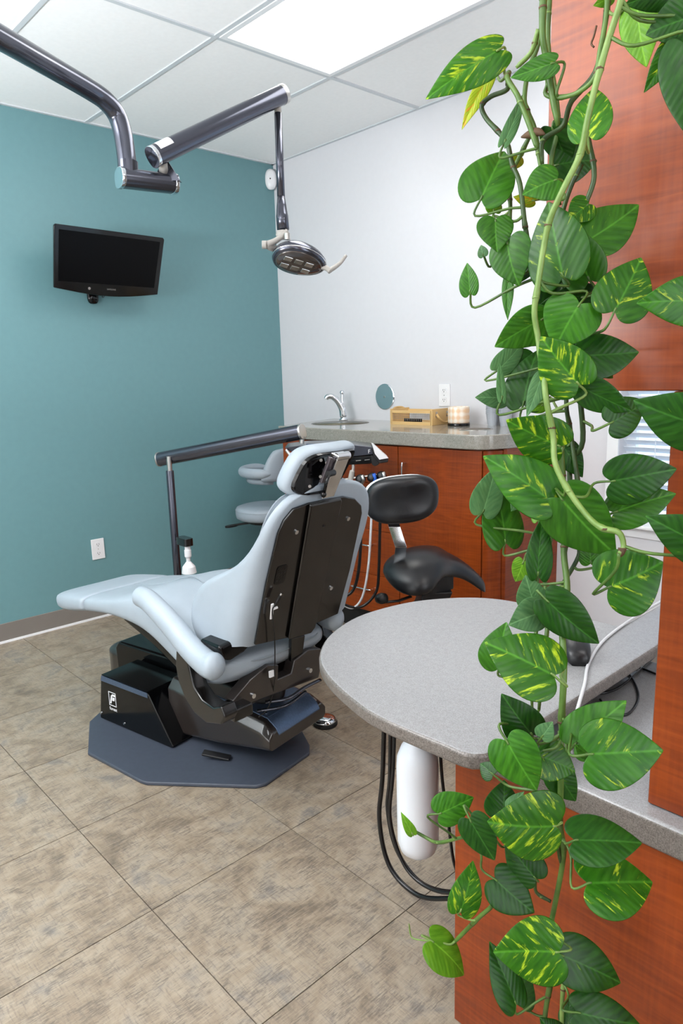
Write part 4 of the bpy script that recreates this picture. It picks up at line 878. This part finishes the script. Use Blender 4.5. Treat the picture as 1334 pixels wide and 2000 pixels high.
# ------------------------------------------------------------------ trailing pothos in front of the partition
pl_=empty('trailing_pothos',(3.25,-2.2,.05),0,'green trailing pothos with heart shaped leaves hanging down beside the wood panel','plant')
def Yb(y):
    tab=[(0,-2.10),(900,-2.12),(1150,-2.15),(1300,-2.215),(1560,-2.215),(1750,-2.13),(2100,-2.11)]
    return interp(tab,y)
def PQ(x,y,l): return atY(x,y,Yb(y)-.022*l)
VINES=[ # px path, layer, radius, material
([(1222,-60),(1215,0),(1187,70),(1165,150),(1150,230),(1128,300),(1105,370),(1078,430),(1062,485),(1052,560),(1044,610),(1046,660),(1060,730),(1072,780),(1076,850),(1086,905),(1110,960),(1145,1010),(1180,1030),(1210,1040),(1216,1068),(1212,1080)],4,.0036,'vine_light'),
([(1190,-60),(1184,20),(1172,100),(1160,150),(1128,180),(1090,190),(1066,184),(1066,160),(1072,140)],2,.0028,'vine'),
([(1062,-60),(1063,60),(1062,112),(1078,165),(1086,244)],2,.0040,'vine'),
([(1075,-60),(1072,80),(1086,188),(1086,250),(1080,330),(1092,400)],0,.0030,'vine'),
([(1052,-40),(1057,20),(1047,85),(1036,140),(1028,192),(1030,216),(1040,248),(1048,290),(1056,340)],1,.0030,'vine'),
([(1056,60),(1036,100),(1008,132)],2,.0030,'vine_light'),
([(990,140),(996,156),(1012,184),(1024,208),(1040,250),(1050,290)],2,.0034,'vine'),
([(992,148),(986,172),(958,188),(944,208),(952,232),(972,256),(988,280),(1000,320),(1018,360),(1024,432),(1024,452),(1030,488),(1044,528),(1056,556)],1,.0032,'vine_dark'),
([(1040,262),(1016,308),(998,352),(994,400),(990,460)],0,.0028,'vine'),
([(1196,-40),(1180,60),(1160,140),(1120,200),(1096,244),(1064,276),(1058,320)],1,.0032,'vine_dark'),
([(1150,270),(1162,344),(1148,400),(1140,440)],0,.0032,'vine_dark'),
([(1134,320),(1118,360),(1100,410),(1090,470),(1098,540),(1092,600)],0,.0030,'vine_dark'),
([(1100,520),(1108,560),(1128,640),(1134,748),(1136,862),(1112,901),(1110,950),(1112,1000),(1105,1040)],0,.0036,'vine_dark'),
([(1090,600),(1105,700),(1109,790),(1110,837),(1123,890),(1133,940),(1140,1000),(1132,1057),(1129,1087),(1105,1135),(1099,1150)],0,.0030,'vine_dark'),
([(1100,880),(1098,960),(1105,1030),(1097,1080),(1110,1150),(1102,1230),(1097,1310),(1096,1400),(1097,1440)],1,.0042,'vine'),
([(1070,880),(1062,960),(1060,1000),(1063,1120),(1065,1216),(1060,1300),(1055,1385)],0,.0030,'vine'),
([(1075,930),(1080,990),(1074,1040),(1068,1100),(1052,1130),(1051,1222),(1040,1300),(1036,1392)],0,.0026,'vine'),
([(1092,1430),(1100,1515),(1093,1607),(1097,1676),(1084,1768),(1081,1805),(1090,1860),(1074,1930),(1063,2000),(1060,2080)],0,.0040,'vine'),
([(1050,1540),(1070,1580),(1088,1640),(1094,1700)],0,.0026,'vine_dark'),
([(1100,1900),(1100,1960),(1099,2080)],0,.0034,'vine_light'),
([(964,1755),(958,1772),(941,1787),(915,1812),(886,1842)],2,.0034,'vine'),
([(1077,1760),(1049,1741),(1040,1712),(1000,1722),(968,1748)],0,.0026,'vine_dark'),
([(1092,1640),(1050,1600),(980,1630),(930,1632),(900,1636),(858,1644),(826,1634),(806,1616)],2,.0026,'vine'),
([(886,1842),(868,1842),(846,1841),(820,1838),(803,1830),(796,1806)],2,.0014,'vine_light'),
([(1085,390),(1100,384),(1085,350)],2,.0020,'vine'),
([(1044,1700),(1030,1712)],0,.0020,'vine'),
]
VP=[]
for pts,l,r,m in VINES:
    P=[PQ(x,y,l) for x,y in pts]; ph=random.random()*9
    P=[p+Vector((0,random.uniform(-.006,.006),0)) for p in P]; S=spline(P,5); n=len(S); nodes=[k/n for k in range(3,n,11)]
    rf=lambda t,r=r,nodes=nodes:r*(1+.22*max([0]+[math.exp(-((t-a)*n*1.1)**2) for a in nodes]))*(1 if t<.9 else 1-.35*(t-.9)/.1)
    o=obj('vine',bm_tube(S,rf,8),m,pl_,world=True,smooth=True); VP+=S
    for k in range(3,n-2,11):
        if r>.0025: obj('node',bm_tube([S[k]+UP*.0012,S[k],S[k]-UP*.0012],lambda t:r*1.28,8),'node_brown' if random.random()<.5 else 'vine_light',o,world=True,smooth=True)
# base x,y, tip x,y, apparent width, layer, kind, fold
LEAVES=[
(975,96,832,184,72,2,'v',.10),(954,150,897,248,30,1,'y',.5),(1082,122,996,148,42,3,'m',.3),(986,276,1022,178,26,3,'p',.3),(940,386,988,278,98,2,'m',.35),
(1012,305,1004,330,26,0,'y',.2),(965,412,958,372,30,0,'l',.2),(968,428,972,492,66,2,'m',.4),(990,472,1010,558,78,2,'m',.3),(918,572,910,512,36,2,'m',.4),
(944,500,938,478,20,1,'p',.3),(992,546,990,626,22,1,'m',.5),(1034,510,1012,552,40,0,'d',.2),(1088,350,1021,378,66,3,'m',.35),(1044,392,1004,386,26,0,'y',.2),
(1086,322,1172,308,74,0,'d',.1),(1148,262,1157,158,78,2,'v',.2),(1098,538,1062,388,112,3,'s',.22),(1150,545,1106,440,84,1,'m',.2),(1146,470,1252,394,92,1,'m',.1),
(1150,398,1110,432,52,0,'s',.2),(1201,606,1255,498,106,2,'s',.12),(1380,590,1256,590,92,3,'s',.15),(1244,8,1258,130,74,1,'l',.1),(1320,-20,1222,10,60,1,'d',.2),
(1360,30,1262,62,84,2,'d',.2),(1318,78,1258,180,44,2,'s',.3),(1338,86,1342,262,102,3,'d',.1),(1196,-6,1160,12,24,1,'l',.2),
(1062,622,966,680,72,2,'m',.2),(1150,574,1050,600,46,0,'d',.2),(1132,594,1084,682,106,3,'m',.15),(1140,694,1253,684,82,1,'d',.2),(1130,750,1056,655,96,3,'v',.3),
(1022,788,1048,674,82,1,'d',.1),(974,722,1030,662,42,1,'p',.2),(986,778,928,776,38,1,'p',.15),(981,778,979,704,18,2,'p',.2),(1058,734,1027,810,34,2,'p',.2),
(1062,790,1034,806,26,0,'l',.2),(1137,757,1237,806,60,2,'d',.15),(1180,722,1199,740,20,0,'d',.2),(1194,826,1268,782,72,1,'d',.1),(1400,838,1238,787,112,3,'d',.12),
(1094,872,988,821,90,2,'v',.15),(1077,978,948,884,100,3,'s',.25),(944,1000,972,912,58,2,'p',.3),(988,1058,966,930,74,1,'m',.3),(1018,962,1000,998,32,0,'p',.1),
(1096,974,1204,1088,116,3,'m',.15),(1196,940,1326,916,92,2,'d',.25),(1201,1000,1324,962,76,1,'m',.1),(1400,1080,1262,1014,92,3,'d',.15),(1051,1122,1061,1005,48,2,'d',.25),
(1050,1016,1044,986,22,0,'l',.2),(1022,1098,1004,1140,38,0,'l',.1),(1189,1147,1298,1096,128,3,'s',.06),(1154,1100,1148,1054,42,0,'m',.2),(1044,1182,1028,1124,56,1,'p',.15),
(1058,1196,994,1222,62,2,'p',.2),(1068,1173,1174,1264,78,3,'d',.3),(974,1306,986,1218,74,1,'m',.35),(1082,1318,951,1246,120,4,'v',.12),(1040,1436,983,1361,76,2,'d',.2),
(1058,1440,1078,1411,36,3,'p',.3),(990,1449,1048,1553,90,4,'m',.2),(1058,1478,1127,1508,76,2,'s',.15),(1122,1454,1222,1367,88,2,'m',.08),(1153,1473,1301,1466,126,4,'s',.08),
(1150,1474,1124,1456,26,2,'m',.1),(962,1512,936,1490,36,1,'d',.2),(982,1592,988,1524,64,1,'d',.1),(992,1580,1022,1546,26,1,'p',.2),(858,1590,926,1559,60,3,'m',.12),
(806,1630,784,1592,20,3,'l',.5),(918,1602,966,1686,62,3,'d',.2),(1086,1614,953,1608,120,3,'v',.1),(1046,1716,986,1640,66,1,'d',.1),(1124,1640,1259,1639,90,2,'d',.1),
(1150,1724,1283,1714,120,3,'s',.15),(900,1780,926,1684,58,3,'v',.15),(968,1718,1048,1785,78,3,'d',.2),(845,1838,919,1906,68,4,'l',.15),(1090,1860,962,1863,112,3,'v',.08),
(1098,1866,1226,1925,90,2,'d',.12),(1008,1960,958,1838,60,2,'d',.3),(1016,1958,1030,1890,52,1,'d',.2),(1130,1978,1264,2004,84,2,'d',.12),(1096,2040,1060,1990,50,1,'d',.1),
(1110,2000,1112,1950,40,0,'d',.1),(1125,640,1090,730,70,0,'d',.1),(1010,700,1056,780,60,0,'d',.1),(1100,870,1140,930,50,0,'d',.1),(1085,1500,1130,1570,60,0,'d',.1),(1000,1640,1040,1580,44,0,'d',.1),(1078,250,1110,330,60,0,'d',.1),(1070,560,1110,640,60,0,'d',.1),(1120,480,1085,560,60,0,'d',.1),
]
prof=[(0,0),(-.055,.045),(-.118,.13),(-.135,.23),(-.10,.335),(-.01,.43),(.11,.485),(.24,.50),(.38,.475),(.52,.415),(.66,.325),(.78,.22),(.88,.125),(.95,.05),(1,0)]
NK=len(prof)-1; NJ=5
def leaf(bx,by,tx,ty,w,l,kind,fold,idx):
    rnd=random.Random(idx*31+5)
    B=PQ(bx,by,l+rnd.uniform(-.3,.3)); dB=(B-CAM).dot(FW)
    Tt=CAM+ray(tx,ty)*(dB+rnd.uniform(-.018,.022)); L=(Tt-B).length; X=(Tt-B)/L
    toc=(CAM-B).normalized(); Yv=toc.cross(X).normalized()
    a=rnd.uniform(-.45,.45); Z=X.cross(Yv); 
    if Z.dot(toc)<0: Z=-Z
    Yr=(Yv*math.cos(a)+Z*math.sin(a)); Zr=(Z*math.cos(a)-Yv*math.sin(a))
    wid=1.1*w/FPX*dB/math.cos(a); bm=bmesh.new(); uvl=bm.loops.layers.uv.new('UVMap'); V={}; UVc={}
    curl=rnd.uniform(.08,.38); asym=rnd.uniform(-.06,.06); wav=rnd.uniform(.8,2.6); ph=rnd.uniform(0,6); bend=rnd.uniform(-.05,.05)
    fold=fold*.9
    for sd in (1,-1):
        for k in range(NK+1):
            ou,ov=prof[k]; mu=max(0,min(1,k/NK))**1.0*1.0 if k>0 else 0
            mu=[0,.0,.02,.05,.10,.17,.26,.37,.48,.59,.70,.80,.88,.95,1][k]
            ov*=(1+asym*sd)
            for j in range(NJ+1):
                if j==0 and sd==-1: V[(sd,k,j)]=V[(1,k,0)]; continue
                f=j/NJ; u=mu+(ou-mu)*f; v=ov*f*sd
                h=-curl*(u-.25)**2*L*.9 + fold*abs(v)*wid*.55 - .32*(abs(v)**2)*wid*(.6+fold) + .010*wav*math.sin(7*u+ph+2*sd)*abs(v)*L + .012*L*math.exp(-((v)/.04)**2)*-.5
                if ov and f>.8: h-=.004*L
                p=B+X*(u*L)+Yr*(v*wid+bend*L*u*(1-u)*2)+Zr*h
                vt=bm.verts.new(p); V[(sd,k,j)]=vt; UVc[vt]=(u,.5+v)
    for sd in (1,-1):
        for k in range(NK):
            for j in range(NJ):
                q=[V[(sd,k,j)],V[(sd,k+1,j)],V[(sd,k+1,j+1)],V[(sd,k,j+1)]]
                if sd<0: q=q[::-1]
                try: f=bm.faces.new(q)
                except ValueError: continue
                for lp in f.loops: lp[uvl].uv=UVc[lp.vert]
    bmesh.ops.remove_doubles(bm,verts=bm.verts,dist=1e-6)
    bm.normal_update()
    me=bpy.data.meshes.new('leaf'); bm.to_mesh(me); bm.free()
    if (me.polygons[len(me.polygons)//3].normal).dot(toc)<0: me.flip_normals()
    o=obj('leaf',me,LEAF[kind],pl_,world=True,smooth=True)
    md=o.modifiers.new('thick','SOLIDIFY'); md.thickness=.0005; md.offset=-1
    md=o.modifiers.new('smooth','SUBSURF'); md.levels=1; md.render_levels=1
    # petiole to the nearest vine point that lies above or beside
    back=-X
    def cost(p):
        d=p-B; return d.length + (.03 if d.dot(back)<0 else 0) + (abs(d.length-.035))*.4
    q=min(VP,key=cost)
    if (q-B).length<.14:
        d=q-B; m1=B+back*min(.02,d.length*.35)-Zr*.012; m2=q.lerp(B,.35)+Vector((0,0,-.006))
        obj('petiole',bm_tube(spline([B+X*.004-Zr*.001,B-Zr*.0015,m1,m2,q],5),lambda t:.0013+.0008*t,6),'vine' if kind not in 'vly' else 'vine_light',o,world=True,smooth=True)
for i,lf in enumerate(LEAVES): leaf(*lf,i)
# dry bits
obj('aerial_root',bm_tube(spline([PQ(1165,50,1),PQ(1160,70,1),PQ(1155,85,1),PQ(1160,92,1)],4),.0012,6),'node_brown',pl_,world=True,smooth=True)
obj('dry_sheath',bm_tube(spline([PQ(1018,268,2),PQ(1036,262,2),PQ(1050,258,2),PQ(1064,262,2)],5),lambda t:.001+.005*math.sin(math.pi*t),7),'node_brown',pl_,world=True,smooth=True)
obj('dry_sheath',bm_tube(spline([PQ(1215,1070,4),PQ(1214,1078,4),PQ(1209,1084,4)],5),lambda t:.0045-.001*t,7),'node_brown',pl_,world=True,smooth=True)
